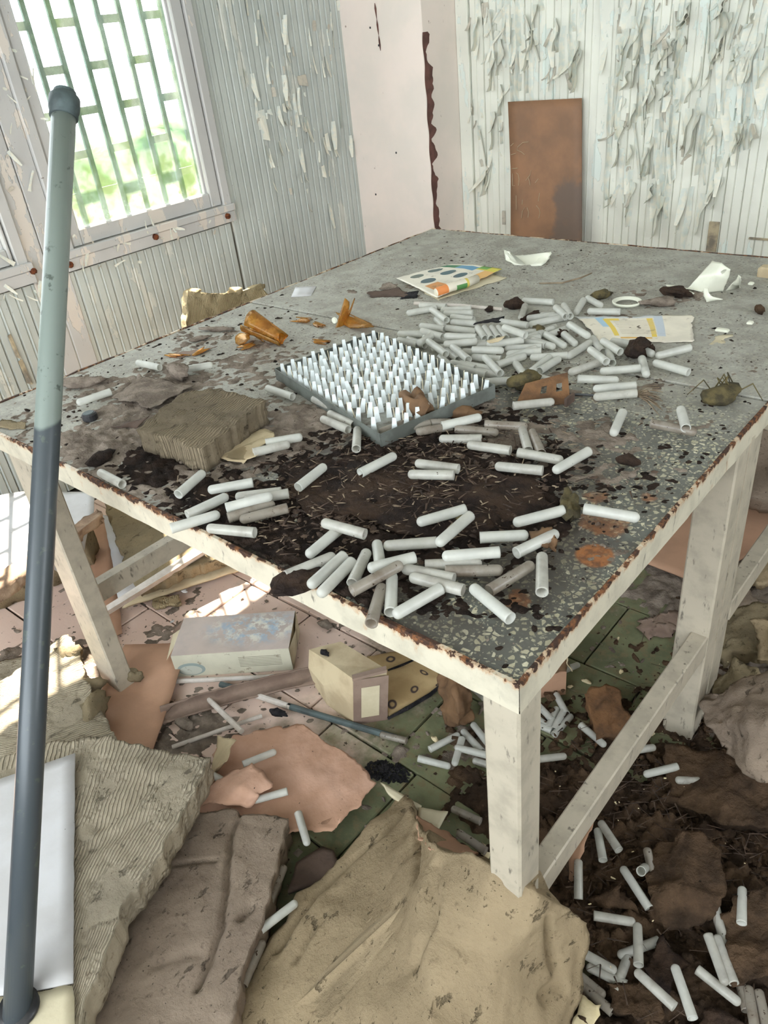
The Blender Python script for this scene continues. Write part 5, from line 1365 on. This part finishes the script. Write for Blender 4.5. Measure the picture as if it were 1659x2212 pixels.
reg(slab('brown_board', [[(270, 1392, .035), (404, 1388, .035)], [(215, 1500, .03), (372, 1498, .032)], [(225, 1608, .03), (328, 1624, .03)]], .005, M['card'], cell=.03, amp=.0, jag=.001, seed=1, side=1), 'brown hardboard sheet half shaded beside the left table leg', 'board')
reg(slab('brown_strip', [[(195, 1122, .04), (233, 1122, .045)], [(188, 1250, .03), (250, 1250, .03)], [(205, 1395, .02), (264, 1366, .02)]], .004, M['card'], cell=.03, amp=.0, jag=.002, seed=7, side=1), 'long brown cardboard strip crossed by sun behind the left table leg', 'cardboard')
reg(slab('white_board', [[(-80, 1085, .34), (40, 1062, .33), (205, 1062, .31)], [(-80, 1330, .29), (60, 1240, .29), (200, 1126, .30)]], .006, M['white'], cell=.03, amp=.0, jag=.002, seed=11, side=1), 'sunlit white board at the left, under the window', 'board')
reg(slab('white_board', [[(110, 1225, .20), (165, 1160, .22), (196, 1122, .22)], [(140, 1246, .18), (160, 1222, .18), (180, 1196, .19)]], .006, M['white'], cell=.03, amp=.0, jag=.002, seed=13, side=1), 'small sunlit white board right of the broken plank', 'board')
reg(slab('wool_slab', [[(-90, 1110, .29), (60, 1085, .29), (175, 1075, .28)], [(-90, 1215, .26), (40, 1165, .26), (165, 1110, .27)]], .26, M['wool_d'], cell=.012, amp=.008, jag=.01, seed=77, side=4), 'thick wool block carrying the sunlit white board at the left', 'insulation')
reg(slab('broken_plank', [[(-60, 1268, .315), (90, 1180, .315), (212, 1098, .315)], [(-60, 1305, .32), (90, 1208, .32), (220, 1112, .315)], [(-60, 1345, .28), (90, 1240, .28), (224, 1128, .28)]], .03, M['plank'], cell=.012, amp=.01, scale=30, jag=.012, jscale=30, seed=3, stretch=(1, .3, 1), side=2), 'broken brown plank with bark like splinters behind the pole', 'plank')
reg(slab('wool_slab', [[(228, 1082, .10), (330, 1085, .10), (520, 1110, .10)], [(255, 1180, .11), (330, 1185, .12), (520, 1180, .11)], [(290, 1268, .10), (370, 1240, .11), (520, 1190, .10)]], .05, M['wool_d'], cell=.009, amp=.008, scale=24, jag=.01, seed=51, big=.006, side=3), 'grey brown wool slab on the floor under the left table edge', 'insulation')
reg(slab('white_board', [[(222, 1112, .05), (262, 1120, .05)], [(240, 1200, .05), (300, 1200, .05)], [(254, 1292, .05), (320, 1262, .05)]], .006, M['white'], cell=.03, amp=.0, jag=.002, seed=17, side=1), 'narrow white board under the wool slab, left of the white slat', 'board')
reg(mk('wooden_batten', *hexa([B(186, 1336, .10), B(430, 1180, .15), B(445, 1188, .15), B(190, 1346, .10)], [B(192, 1342, .07), B(432, 1188, .12), B(447, 1196, .12), B(197, 1352, .07)]), M['lathe']), 'long white painted slat leaning from the left leg under the table', 'slat')
reg(slab('tan_board', [[(300, 1268, .05), (400, 1225, .06), (500, 1192, .06)], [(262, 1312, .03), (400, 1270, .03), (540, 1222, .03)]], .010, M['tancard'], cell=.012, amp=.003, scale=30, jag=.003, seed=23, side=1), 'dusty tan board with a pale edge below the white slat', 'board')
reg(slab('wool_scrap', [[(330, 1288, .02), (385, 1284, .025)], [(328, 1312, .02), (388, 1305, .02)]], .015, M['wool_t'], cell=.006, amp=.006, jag=.01, seed=6, side=2), 'small flat scrap of wool on the pink tiles', 'insulation')
clod(292, 1470, .035, .03, .022, .03, 'wool_d', 'wool_tuft', 'grey wool lump lying on the brown hardboard sheet', 'insulation', 5, .5)
clod(225, 1405, .02, .03, .02, .02, 'wool_t', 'wool_tuft', 'pale wool lump at the end of the brown strip', 'insulation', 3, .9)
clod(212, 1372, .02, .035, .012, .015, 'wool_d', 'wool_tuft', 'thin grey wool lump on the brown strip', 'insulation', 1, .4)
cp_ = []
for k in range(260):
    a, r = random.uniform(0, 6.28), math.sqrt(random.random())
    q = B(836 + 48 * r * math.cos(a), 1668 + 22 * r * math.sin(a) + 8 * r * math.cos(a)); q[2] = .001 + .016 * (1 - r) * random.random()
    cp_.append(tuple(q))
crumbs('charred_clump', cp_, .003, .009, M['char'], 'black charred crumbly clump on the floor tiles', 'clump')
clod(400, 1570, .005, .035, .025, .02, 'grit', 'plaster_lump', 'grey plaster lump left of the white rods', 'clump', 4, 0)
clod(703, 1352, .002, .025, .02, .018, 'grit', 'plaster_lump', 'plaster lump right of the white carton', 'clump', 6, 0)
clod(672, 1310, .002, .014, .014, .018, 'tancard', 'plaster_lump', 'small tan lump right behind the white carton', 'clump', 3, 0)
clod(603, 1545, .012, .03, .014, .02, 'char', 'plaster_lump', 'dark debris lump behind the pink cardboard', 'clump', 1, .4)

# -- cartons
wb = thing('white_carton', tuple(B(510, 1440)), 'dusty white printed carton lying on the pink tiles under the table', 'box')
f0, f1 = B(384, 1462), B(634, 1446)
h_ = .088
wv = np.array([-(f1 - f0)[1], (f1 - f0)[0], 0]); wv = wv / np.linalg.norm(wv) * .175
t0, t1, t2, t3 = f0 + (0, 0, h_), f1 + (0, 0, h_), f1 + wv + (0, 0, h_), f0 + wv + (0, 0, h_)
mk('body', *hexa([p - (0, 0, .003) for p in (t0, t1, t2, t3)], [f0, f1, f1 + wv, f0 + wv]), M['tancard'], wb)
up = np.array([0, 0, .0008]); out = -wv / np.linalg.norm(wv) * .0015; rt = (f1 - f0) / np.linalg.norm(f1 - f0)
mk('top_face', np.array([t0 + up, t1 + up, t2 + up, t3 + up, t0 - (0, 0, .003), t1 - (0, 0, .003), t2 - (0, 0, .003), t3 - (0, 0, .003)]), [(0, 1, 2, 3), (4, 5, 1, 0), (5, 6, 2, 1), (6, 7, 3, 2), (7, 4, 0, 3)], M['carton_top'], wb, uv=[(0, 0), (1, 0), (1, 1), (0, 1)] * 2)
mk('front_face', np.array([f0 + out, f1 + out, t1 + out, t0 + out, f0, f1, t1, t0]), [(0, 1, 2, 3), (3, 2, 6, 7)], M['box_front'], wb, uv=[(0, 0), (1, 0), (1, 1), (0, 1)] * 2)
e0, e1, e2, e3 = f1 + rt * .001, f1 + wv + rt * .001, t2 + rt * .001, t1 + rt * .001
mk('end_flap', np.array([e0, e0 * .5 + e1 * .5, e3 * .5 + e2 * .5 + rt * .012, e3, e0 + rt * .002]), [(0, 1, 2, 3)], M['cream'], wb)
mk('end_flap', np.array([e0 * .45 + e1 * .55, e1, e2, e3 * .45 + e2 * .55 + rt * .008]), [(0, 1, 2, 3)], M['cream'], wb)
mk('end_slot', np.array([e0 * .52 + e1 * .48 + rt * .003, e0 * .48 + e1 * .52 + rt * .003, e3 * .48 + e2 * .52 + rt * .013, e3 * .52 + e2 * .48 + rt * .013]) , [(0, 1, 2, 3)], M['darkcard'], wb)
g0, g1 = f0 - rt * .001, f0 + wv - rt * .001
mk('open_flap', np.array([t3, t0 * .35 + t3 * .65, g0 * .35 + g1 * .65 - rt * .045 + (0, 0, .02), g1 - rt * .05 + (0, 0, .035)]), [(0, 1, 2, 3)], M['greycard'], wb)
mk('open_flap', np.array([t0 * .75 + t3 * .25, t0 * .3 + t3 * .7, t0 * .3 + t3 * .7 - rt * .03 - (0, 0, .02), t0 * .8 + t3 * .2 - rt * .035 - (0, 0, .05)]), [(0, 1, 2, 3)], M['cream'], wb)

tb = thing('tan_carton', tuple(B(760, 1500)), 'small stained tan carton with a pale label on its end, standing on the floor', 'box')
q0, q1, q2 = B(679, 1480), B(762, 1566), B(838, 1554)
q3 = q0 + (q2 - q1)
hh = .185
top = [at(674, 1408, .15) * 0 + q0 + (.01, 0, .150), q1 + (.02, .01, hh), q2 + (.012, .01, hh + .008), q3 + (0, 0, .155)]
# bulged long side: three columns
mid0 = (q0 + q1) / 2 + np.array([-.012, -.012, .0]); midt = (top[0] + top[1]) / 2 + np.array([.004, .006, -.006])
Vb = np.array([q0, mid0, q1, q2, q3, top[0], midt, top[1], top[2], top[3], (q0 + top[0]) / 2 + (-.008, -.006, 0), (mid0 + midt) / 2 + (-.014, -.012, 0), (q1 + top[1]) / 2 + (.002, .0, 0)])
mk('body', Vb, [(0, 1, 11, 10), (1, 2, 12, 11), (10, 11, 6, 5), (11, 12, 7, 6), (2, 3, 8, 7, 12), (3, 4, 9, 8), (4, 0, 10, 5, 9), (5, 6, 7, 8, 9), (4, 3, 2, 1, 0)], M['tancard'], tb)
nn = np.cross(q2 - q1, (0, 0, 1)); nn /= np.linalg.norm(nn)
fl = lambda a, z: q1 * (1 - a) + q2 * a + (top[1] - q1) * (z / hh) + nn * .004
mk('end_flap', np.array([fl(.02, .0), fl(.98, .0), fl(.98, hh * .97), fl(.02, hh * .97)]), [(0, 1, 2, 3)], M['greycard'], tb)
mk('label', np.array([fl(.24, .03) + nn * .0015, fl(.74, .03) + nn * .0015, fl(.74, hh * .80) + nn * .0015, fl(.24, hh * .80) + nn * .0015]), [(0, 1, 2, 3)], M['cream'], tb)
mk('lid_edge', *hexa([top[1] + nn * .006 + (0, 0, .003), top[2] + nn * .006 + (0, 0, .003), top[2] - nn * .01 + (0, 0, .003), top[1] - nn * .01 + (0, 0, .003)], [top[1] + nn * .006 - (0, 0, .006), top[2] + nn * .006 - (0, 0, .006), top[2] - nn * .01, top[1] - nn * .01]), M['greycard'], tb)
clod(702, 1412, .158, .018, .012, .008, 'char', 'dirt_clump', 'dark crumb on top of the small tan carton', 'clump', 1, 0)
reg(slab('stained_carton', [[(790, 1418, .02), (880, 1402, .02), (935, 1440, .015)], [(815, 1480, .02), (900, 1460, .02), (962, 1470, .012)], [(838, 1550, .012), (900, 1515, .012), (962, 1478, .01)]], .004, M['stained'], cell=.012, amp=.003, jag=.005, seed=14, side=1, uvm=False, big=.004), 'flattened carton with dark ringed stains right of the tan carton', 'cardboard')
reg(mk('wet_cord', *tube([B(838, 1552, .014), B(880, 1530, .016), B(930, 1500, .016), B(965, 1470, .016)], [.004, .006, .006, .004], 7), M['char']), 'black wet edge strip along the flattened carton', 'strip')
reg(mk('wet_cord', *tube([B(838, 1448, .02), B(870, 1436, .024), B(895, 1425, .03)], [.003, .004, .003], 7), M['char']), 'black curled strip on the upper edge of the flattened carton', 'strip')
reg(sheet('white_card_scrap', [[(850, 1388, .02), (880, 1382, .03)], [(850, 1405, .015), (888, 1392, .02)]], M['cream'], .002, .01, .002, .004), 'small pale card scrap behind the flattened carton', 'card')
bg_ = sheet('crumpled_bag', [[(950, 1446, .12), (985, 1440, .14), (1012, 1462, .13)], [(946, 1490, .09), (985, 1482, .16), (1024, 1500, .12)], [(955, 1530, .05), (990, 1545, .11), (1026, 1530, .08)], [(968, 1560, .01), (992, 1572, .03), (1020, 1556, .02)]], M['paperbrown'], .003, .006, .014, .008, None, .012, 31, scale=34, bigscale=14)
reg(bg_, 'crumpled brown paper bag under the front table corner', 'bag')
bb = thing('brown_carton', tuple(B(1185, 1500)), 'brown carton torn open on top, behind the front table leg', 'box')
r0, r1 = B(1140, 1512), B(1222, 1500)
rv = np.array([-(r1 - r0)[1], (r1 - r0)[0], 0]); rv = rv / np.linalg.norm(rv) * .12
mk('body', *hexa([r0 + (0, 0, .085), r1 + (0, 0, .09), r1 + rv + (0, 0, .09), r0 + rv + (0, 0, .085)], [r0, r1, r1 + rv, r0 + rv]), M['card'], bb)
sheet('torn_flap', [[r0 + rv + (0, 0, .15), r1 + rv + (0, 0, .16)], [r0 + rv * .5 + (0, 0, .11), r1 + rv * .6 + (.02, 0, .13)], [r0 + (0, 0, .088), r1 + (0, 0, .092)]], M['paperbrown'], .003, .008, .01, .008, bb, .008, 8, scale=40, bigscale=18)
sheet('torn_flap', [[r1 + (.004, 0, .16), r1 + rv + (.006, 0, .17)], [r1 + (.012, 0, .1), r1 + rv + (.012, 0, .1)]], M['tancard'], .003, .008, .004, .006, bb, .004, 3)
# -- rods, strips
rows = []
for k in range(9):
    a = k / 8
    x = 344 + (690 - 344) * a
    yu = 1527 + (1438 - 1527) * a - 6 * math.sin(a * 3.1); yl = 1566 + (1474 - 1566) * a - 6 * math.sin(a * 3.1)
    rows.append([at(x, yu, .05), at(x + 4, (yu * .55 + yl * .45), .022), at(x, yl, .02)])
reg(sheet('angle_strip', rows, M['greycard'], .003, .01, .0005, .002), 'long dusty brown angle strip lying in front of the white carton', 'strip')
for (p, q, r, mt, lb) in (((448, 1508, .03), (522, 1580, .05), .0082, 'lathe', 'short white plastic rod sloping down to the pink cardboard'), ((372, 1614, .01), (566, 1546, .02), .0062, 'lathe', 'long thin white rod crossing under the short one'), ((376, 1472, .012), (620, 1460, .012), .0075, 'lathe', 'white rod lying along the foot of the white carton'),
                          ((476, 1478, .012), (520, 1490, .012), .009, 'collar', 'grey pipe end sticking out above the angle strip'), ((548, 1500, .012), (628, 1527, .012), .0095, 'lathe', 'white taped half of the pipe by the tan carton'), ((622, 1525, .012), (856, 1594, .012), .0095, 'collar', 'grey pipe running under the tan carton')):
    reg(mk('rod', *tube([B(*p), (B(*p) + B(*q)) / 2, B(*q)], r, 10), M[mt], smooth=False), lb, 'rod')

# -- right of the table
reg(slab('brown_board', [[(1445, 1082, .04), (1560, 1090, .05), (1700, 1090, .05)], [(1385, 1210, .03), (1500, 1257, .03), (1660, 1178, .04)]], .006, M['card'], cell=.03, amp=.001, jag=.002, seed=9, side=1), 'brown hardboard sheet on the floor behind the right table legs', 'board')
reg(slab('wool_slab', [[(1560, 925, .34), (1640, 925, .34), (1790, 930, .34)], [(1545, 1062, .20), (1640, 1078, .20), (1790, 1090, .20)]], .10, M['wool_b'], cell=.012, amp=.008, jag=.01, seed=61, side=3), 'brown wool slab tilted up behind the right table legs', 'insulation')
reg(slab('wood_block', [[(1258, 1502, .07), (1300, 1478, .075), (1330, 1492, .07)], [(1270, 1550, .06), (1360, 1545, .06)], [(1290, 1600, .05), (1386, 1572, .05)]], .05, M['oldwood'], cell=.006, amp=.014, scale=50, jag=.012, seed=71, side=3, stretch=(1, .4, 1)), 'rotten orange brown wood block on the floor behind the stretcher', 'wood')
reg(sheet('rag_scrap', [[(1390, 1335, .012), (1440, 1322, .02), (1478, 1330, .015)], [(1383, 1355, .008), (1430, 1352, .02), (1470, 1362, .01)], [(1400, 1372, .004), (1435, 1378, .008), (1462, 1372, .004)]], M['greycard'], .002, .008, .006, .02, None, .004, 12), 'purple grey ragged scrap lying on the green tiles', 'scrap')
for i, (rws, th, mt, lb) in enumerate([
    ([[(1515, 1500, .12), (1580, 1470, .20), (1690, 1440, .24)], [(1530, 1560, .14), (1610, 1560, .24), (1700, 1560, .28)], [(1570, 1640, .10), (1630, 1680, .16), (1700, 1690, .18)]], .03, 'wool_b', 'crumpled tan wool sheet at the right photo edge'),
    ([[(1530, 1480, .10), (1590, 1420, .14), (1640, 1440, .14)], [(1540, 1520, .08), (1600, 1510, .12), (1650, 1500, .12)]], .05, 'wool_d', 'olive wool block above the crumpled tan sheet'),
    ([[(1560, 1330, .08), (1620, 1300, .12), (1700, 1310, .12)], [(1550, 1420, .08), (1620, 1400, .10), (1700, 1400, .1)]], .05, 'wool_d', 'dull wool block right of the right legs'),
    ([[(1600, 1215, .06), (1690, 1190, .08)], [(1630, 1262, .06), (1700, 1250, .06)]], .03, 'wool_c', 'green grey wool block at the right edge behind the brace'),
    ([[(1620, 1340, .14), (1690, 1350, .16)], [(1640, 1420, .12), (1700, 1430, .12)]], .02, 'wool_c', 'pale broken wool flake at the right photo edge'),
    ([[(1545, 1260, .05), (1620, 1255, .05)], [(1560, 1310, .05), (1640, 1300, .05)]], .04, 'wool_b', 'brown wool fragment beside the right leg'),
    ([[(1400, 1840, .07), (1470, 1790, .12), (1560, 1830, .12)], [(1400, 1930, .07), (1480, 1920, .11), (1570, 1940, .1)], [(1420, 2000, .03), (1500, 2010, .06), (1560, 1990, .06)]], .05, 'mud', 'brown rotten chunk among the floor tubes'),
    ([[(1280, 1935, .05), (1320, 1920, .09), (1360, 1950, .06)], [(1285, 1960, .04), (1330, 1962, .06), (1370, 1970, .04)]], .04, 'mud', 'small rotten chunk behind the floor tubes'),
    ([[(1390, 2080, .05), (1450, 2020, .06)], [(1430, 2150, .04), (1500, 2100, .05)]], .02, 'rot', 'dark rotten wood piece between floor tubes'),
    ([[(1560, 1960, .08), (1680, 1900, .12)], [(1580, 2130, .06), (1690, 2120, .1)]], .05, 'mud', 'rotten mass at the lower right photo edge'),
    ([[(1310, 2130, .04), (1420, 2120, .05)], [(1320, 2200, .04), (1440, 2190, .05)]], .03, 'mud', 'rotten clump below the pair of crossing floor tubes'),
    ([[(1530, 2180, .04), (1600, 2200, .05)], [(1520, 2260, .03), (1590, 2270, .04)]], .02, 'rot', 'dark wood chip at the bottom right corner'),
    ([[(1440, 1600, .06), (1560, 1620, .1), (1680, 1700, .12)], [(1440, 1680, .05), (1560, 1700, .09), (1680, 1760, .1)], [(1430, 1740, .04), (1540, 1770, .07), (1680, 1800, .09)]], .04, 'mud', 'wide rotten mass below the crumpled tan sheet')]):
    reg(slab('rubble_chunk', rws, th, M[mt], cell=.008, amp=.014, scale=42, jag=.016, jscale=20, seed=80 + i, big=.016, bigscale=11, side=3), lb, 'debris')
reg(sheet('card_tongue', [[(1262, 1772, .10), (1280, 1770, .12)], [(1235, 1830, .09), (1262, 1835, .10)], [(1228, 1905, .04), (1240, 1905, .04)]], M['card'], .003, .01, .002, .004), 'pointed orange brown card tongue behind the stretcher foot', 'cardboard')
reg(slab('cream_foam', [[(1252, 2148, .05), (1290, 2168, .06)], [(1232, 2200, .05), (1296, 2192, .05)], [(1225, 2260, .04), (1250, 2260, .04)]], .02, M['hide'], cell=.007, amp=.003, jag=.008, seed=3, side=2), 'cream foam scrap at the bottom edge beside the tan slab', 'foam')
for i, (px, py, s, lb) in enumerate([(1266, 1473, .014, 'pale paint chip on the green tiles, largest one'), (1232, 1484, .009, 'white paint chip left of the largest one'), (1342, 1452, .008, 'white paint chip at the tile joint'), (1378, 1490, .008, 'cream chip at the tile corner'), (1407, 1588, .011, 'cream chip right of the rotten wood block'), (1335, 1380, .006, 'tiny chip on the middle green tile'),
                                     (940, 1598, .012, 'cream chip left of the floor tube group'), (1158, 1842, .018, 'cream chip at the foot of the front leg'), (1540, 1375, .012, 'white chip beside the right leg'), (1048, 1840, .02, 'cream chip left of the front leg foot'), (398, 1279, .012, 'bluish plaster chip on the pink tiles'), (372, 1343, .008, 'white chip left of the white carton')]):
    clod(px, py, .012 if px < 1000 else .006, s, s * .7, s * .6, 'hide' if i not in (10, 11) else 'white', 'paint_chip', lb, 'chip', i, i)

# tubes on the floor
cG = lambda x, y: (820 + x / 2.765, 1300 + y / 2.765)
cH = lambda x, y: (1120 + x / 3.0724, 1000 + y / 3.0724)
cI = lambda x, y: (1140 + x / 3.1965, 1700 + y / 3.1965)
cJ = lambda x, y: (330 + x / 2.765, 1250 + y / 2.765)
cK = lambda x, y: (x / 2.37, 1580 + y / 2.37)
for (f, x0, y0, x1, y1, za, zb, so, lb) in [
    (cG, 478, 790, 298, 882, .002, .002, 0, 'floor tube left of the front leg, top of its group'), (cG, 425, 985, 232, 935, .002, .002, 0, 'floor tube left of the front leg, lowest of its group'), (cG, 445, 978, 492, 815, .012, .014, 0, 'floor tube left of the front leg, pointing away'), (cG, 492, 765, 612, 895, .004, .006, 0, 'floor tube left of the front leg, slanting down to the leg'),
    (cG, 552, 725, 650, 850, .004, .006, 0, 'floor tube partly behind the front leg, uppermost'), (cG, 448, 868, 640, 915, .02, .014, 0, 'floor tube lying over another left of the front leg'), (cG, 555, 945, 680, 985, .002, .002, 1, 'floor tube partly behind the front leg, lowest'), (cG, 520, 480, 575, 530, .01, .01, 0, 'tube beside the crumpled brown bag'),
    (cG, 930, 600, 1015, 690, .004, .006, 0, 'floor tube right of the front leg, slanting right'), (cG, 1050, 545, 1095, 630, .01, .01, 0, 'floor tube below the brown carton, pointing away'), (cG, 1060, 630, 1015, 735, .004, .004, 0, 'left one of two parallel floor tubes below the brown carton'), (cG, 1107, 638, 1050, 745, .01, .006, 0, 'right one of two parallel floor tubes below the brown carton'),
    (cG, 1150, 675, 1042, 795, .002, .002, 0, 'floor tube slanting right of the parallel two below the brown carton'), (cG, 900, 665, 1005, 745, .002, .002, 0, 'floor tube emerging from behind the front leg, upper'), (cG, 870, 700, 970, 745, .002, .002, 0, 'floor tube emerging from behind the front leg, under the upper one'), (cG, 1350, 862, 1200, 735, .03, .03, 0, 'floor tube beside the rotten wood block'), (cG, 1118, 920, 905, 945, .03, .03, 1, 'muddy floor tube level right of the front leg'),
    (cG, 428, 1232, 565, 1295, .02, .02, 2, 'soiled tube behind the white broken strips'), (cG, 460, 1372, 620, 1480, .06, .05, 2, 'soiled tube behind the orange card edge'), (cG, 1650, 868, 1520, 888, .04, .04, 1, 'tube beneath the stretcher on the brown rot'), (cG, 1195, 372, 1150, 390, .002, .002, 0, 'tube end beside the brown carton on the green tiles'), (cG, 0, 790, 98, 815, .004, .004, 2, 'dull tube at the end of the grey pipe'),
    (cH, 830, 2070, 1055, 2015, .05, .05, 0, 'pointed looking tube on the rot at the right, upper'), (cH, 1040, 2105, 1285, 2112, .05, .05, 1, 'tube on the rot right of the pointed looking one'), (cH, 1078, 1710, 940, 1650, .02, .02, 1, 'tube near the foot of the right legs'),
    (cI, 480, 285, 515, 480, .05, .05, 0, 'left one of two steep tubes behind the stretcher'), (cI, 497, 235, 612, 410, .06, .06, 1, 'right one of two steep tubes behind the stretcher'), (cI, 350, 495, 350, 640, .07, .05, 1, 'tube beside the pointed card tongue'), (cI, 820, 415, 848, 540, .08, .06, 2, 'murky tube pressed into the rot behind the end on tube'), (cI, 812, 555, 790, 575, .075, .12, 0, 'tube seen end on in the rot'),
    (cI, 648, 548, 838, 838, .06, .04, 0, 'clean long tube sloping down to the right on the dark rot'), (cI, 745, 935, 455, 888, .05, .05, 1, 'tube lying level above the crossing pair on the rot'), (cI, 758, 940, 765, 1230, .05, .06, 1, 'tube joining two others at their ends'), (cI, 620, 1168, 905, 1062, .02, .02, 1, 'tube in shadow behind the joining tube'),
    (cI, 615, 1275, 395, 1155, .03, .03, 1, 'upper tube beside the tan slab edge'), (cI, 405, 1235, 600, 1330, .02, .02, 1, 'second tube beside the tan slab edge'), (cI, 695, 1160, 615, 1375, .02, .02, 1, 'steep tube left of the thick tube'), (cI, 740, 1265, 1015, 1520, .075, .075, 1, 'thick looking tube sloping to the right at the bottom'),
    (cI, 1010, 1225, 1140, 1600, .07, .07, 0, 'clean tube right of the thick looking one'), (cI, 1470, 1500, 1170, 1260, .05, .05, 1, 'tube pointing to the lower right near the parallel pair'), (cI, 1370, 1370, 1245, 1022, .06, .06, 1, 'left one of the parallel pair at the lower right'), (cI, 1300, 1020, 1425, 1360, .06, .06, 1, 'right one of the parallel pair at the lower right'),
    (cI, 1288, 798, 1330, 970, .06, .05, 1, 'tube above the parallel pair, upper one'), (cI, 1385, 1135, 1322, 950, .04, .05, 2, 'tube above the parallel pair, lower murky one'), (cI, 1482, 690, 1478, 885, .08, .08, 0, 'upright looking tube near the right photo edge'), (cI, 535, 1450, 345, 1295, .02, .02, 2, 'third tube beside the tan slab edge'), (cI, 340, 1345, 480, 1465, .02, .02, 2, 'lowest tube beside the tan slab edge'),
    (cI, 1520, 1370, 1560, 1610, .05, .05, 2, 'murky tube at the bottom right, left one'), (cI, 1590, 1395, 1645, 1640, .05, .05, 2, 'murky tube at the bottom right, right one'), (cI, 1440, 1240, 1470, 1365, .04, .04, 2, 'murky tube beside the parallel pair'),
    (cJ, 738, 1030, 538, 1110, .066, .066, 0, 'clean tube on the pink cardboard, farthest'), (cJ, 350, 1168, 430, 1215, .07, .07, 0, 'tube half hidden under the cardboard flap'), (cJ, 595, 1328, 805, 1270, .07, .07, 0, 'clean tube sticking out of the cardboard flap'), (cJ, 925, 1592, 868, 1400, .06, .06, 0, 'tube pointing at the viewer on the near edge of the pink cardboard'),
    (cK, 1522, 872, 1335, 1015, .075, .075, 0, 'bright tube lying between the brown and the tan wool slab'), (cK, 1458, 685, 1380, 875, .06, .06, 2, 'shadowed tube against the side of the brown slab, farther'), (cK, 1350, 1068, 1245, 1300, .06, .06, 2, 'shadowed tube against the side of the brown slab, nearer')]:
    test_tube(f(x0, y0), f(x1, y1), za, zb, so, lb)

# -- slab standing between table and window wall, board leaning on the back wall
s0 = atx(358, 735, -2.42); 
a0, a1, a2, a3 = atx(405, 628, -2.42), atx(455, 634, -2.42), atx(520, 632, -2.42), atx(566, 612, -2.42)
rows = [[a0, a1, a2, a3 + (.0, 0, .0)], [a0 + (.06, -.16, -.28), a2 + (.06, -.1, -.3), a3 + (.06, 0, -.28)], [a0 + (.14, -.30, -.75), a2 + (.14, -.16, -.75), a3 + (.14, .02, -.72)]]
reg(slab('wool_slab', rows, .035, M['wool_t'], cell=.008, amp=.004, jag=.008, seed=90, side=4), 'straw coloured ridged wool slab standing behind the table under the window', 'insulation')
for i, (px, py) in enumerate(((548, 624), (415, 634), (508, 634))):
    q = atx(px, py, -2.45)
    v, f = clods[i + 3]; v = np.array(v) * (.03, .045 if i else .06, .022) + (q - (0, 0, .012))
    tag(mk('wool_tuft', v, f, M['wool_t'], smooth=True), ['sunlit torn wool tuft at the right top of the standing slab', 'torn wool tuft at the left top of the standing slab', 'torn wool tuft at the middle top of the standing slab'][i], 'insulation')
hb = thing('leaning_hardboard', (-2.1, 3.5, 0), 'brown hardboard panel with faint chalk marks leaning on the back wall', 'panel')
h0, h1 = aty(1097, 220, 3.63), aty(1256, 212, 3.63)
b0_, b1_ = aty(1103, 508, 3.575), aty(1256, 522, 3.575)
fd = lambda t_, b_: t_ + (b_ - t_) * (h0[2] / (h0[2] - b_[2]))
rows = [[h0, (h0 + h1) / 2, h1], [(h0 + b0_) / 2 + (.008, 0, 0), (h0 + h1 + b0_ + b1_) / 4, (h1 + b1_) / 2], [b0_, (b0_ + b1_) / 2, b1_], [fd(h0, b0_), (fd(h0, b0_) + fd(h1, b1_)) / 2, fd(h1, b1_)]]
slab('board', rows, .006, M['hardboard'], cell=.05, amp=0, jag=0, side=1, parent=hb)
cT = lambda x, y: (1000 + x / 5.53, 250 + y / 5.53)


def onboard(px, py):
    n_ = np.cross(h1 - h0, b0_ - h0); d = R.T @ np.array([(px - W / 2) / F, (py - H / 2) / F, 1.0])
    n_ = n_ / np.linalg.norm(n_)
    if n_[1] > 0: n_ = -n_
    p = EYE + d * (((h0 - EYE) @ n_) / (d @ n_))
    return p + n_ * .004


for st in ([(790, 310), (720, 320), (660, 370), (650, 410), (700, 430), (742, 465)], [(575, 360), (612, 325)], [(580, 465), (640, 450)], [(590, 632), (660, 625)], [(640, 680), (665, 700), (675, 760), (668, 832)], [(597, 690), (598, 835), (625, 835)], [(820, 650), (805, 710), (755, 772)], [(782, 730), (800, 780), (806, 828)], [(905, 752), (868, 800)],
           [(742, 1095), (714, 1140), (705, 1222)], [(770, 1095), (790, 1150), (782, 1215)], [(880, 1070), (914, 1110), (926, 1160), (910, 1222)], [(920, 920), (905, 1022)], [(716, 1000), (710, 1060)], [(640, 950), (642, 1120)]):
    mk('chalk_stroke', *tube([onboard(*cT(*p)) for p in st], .0016, 5), M['chalk'], hb)

# repeats carry the phrase they belong to
for o in S.objects:
    if o.parent is not None or o.get('group') or not o.get('category') or o.get('kind'): continue
    k = o.name.split('.')[0]
    g = {'test_tube': 'test tubes on the table' if o.location.z > .85 else 'test tubes on the floor', 'wool_slab': 'mineral wool slabs on the floor', 'paint_chip': 'paint chips on the floor', 'glass_shard': 'amber glass pieces on the table',
         'cup_shard': 'porcelain shards on the table', 'dirt_clump': 'clumps of dirt on the table', 'rubble_chunk': 'rubble at the right of the table', 'rod': 'rods on the floor', 'white_board': 'white boards at the left', 'paper_scrap': 'paper scraps on the table', 'wool_tuft': 'torn wool tufts', 'plaster_lump': 'plaster lumps on the floor'}.get(k)
    if g: o['group'] = g
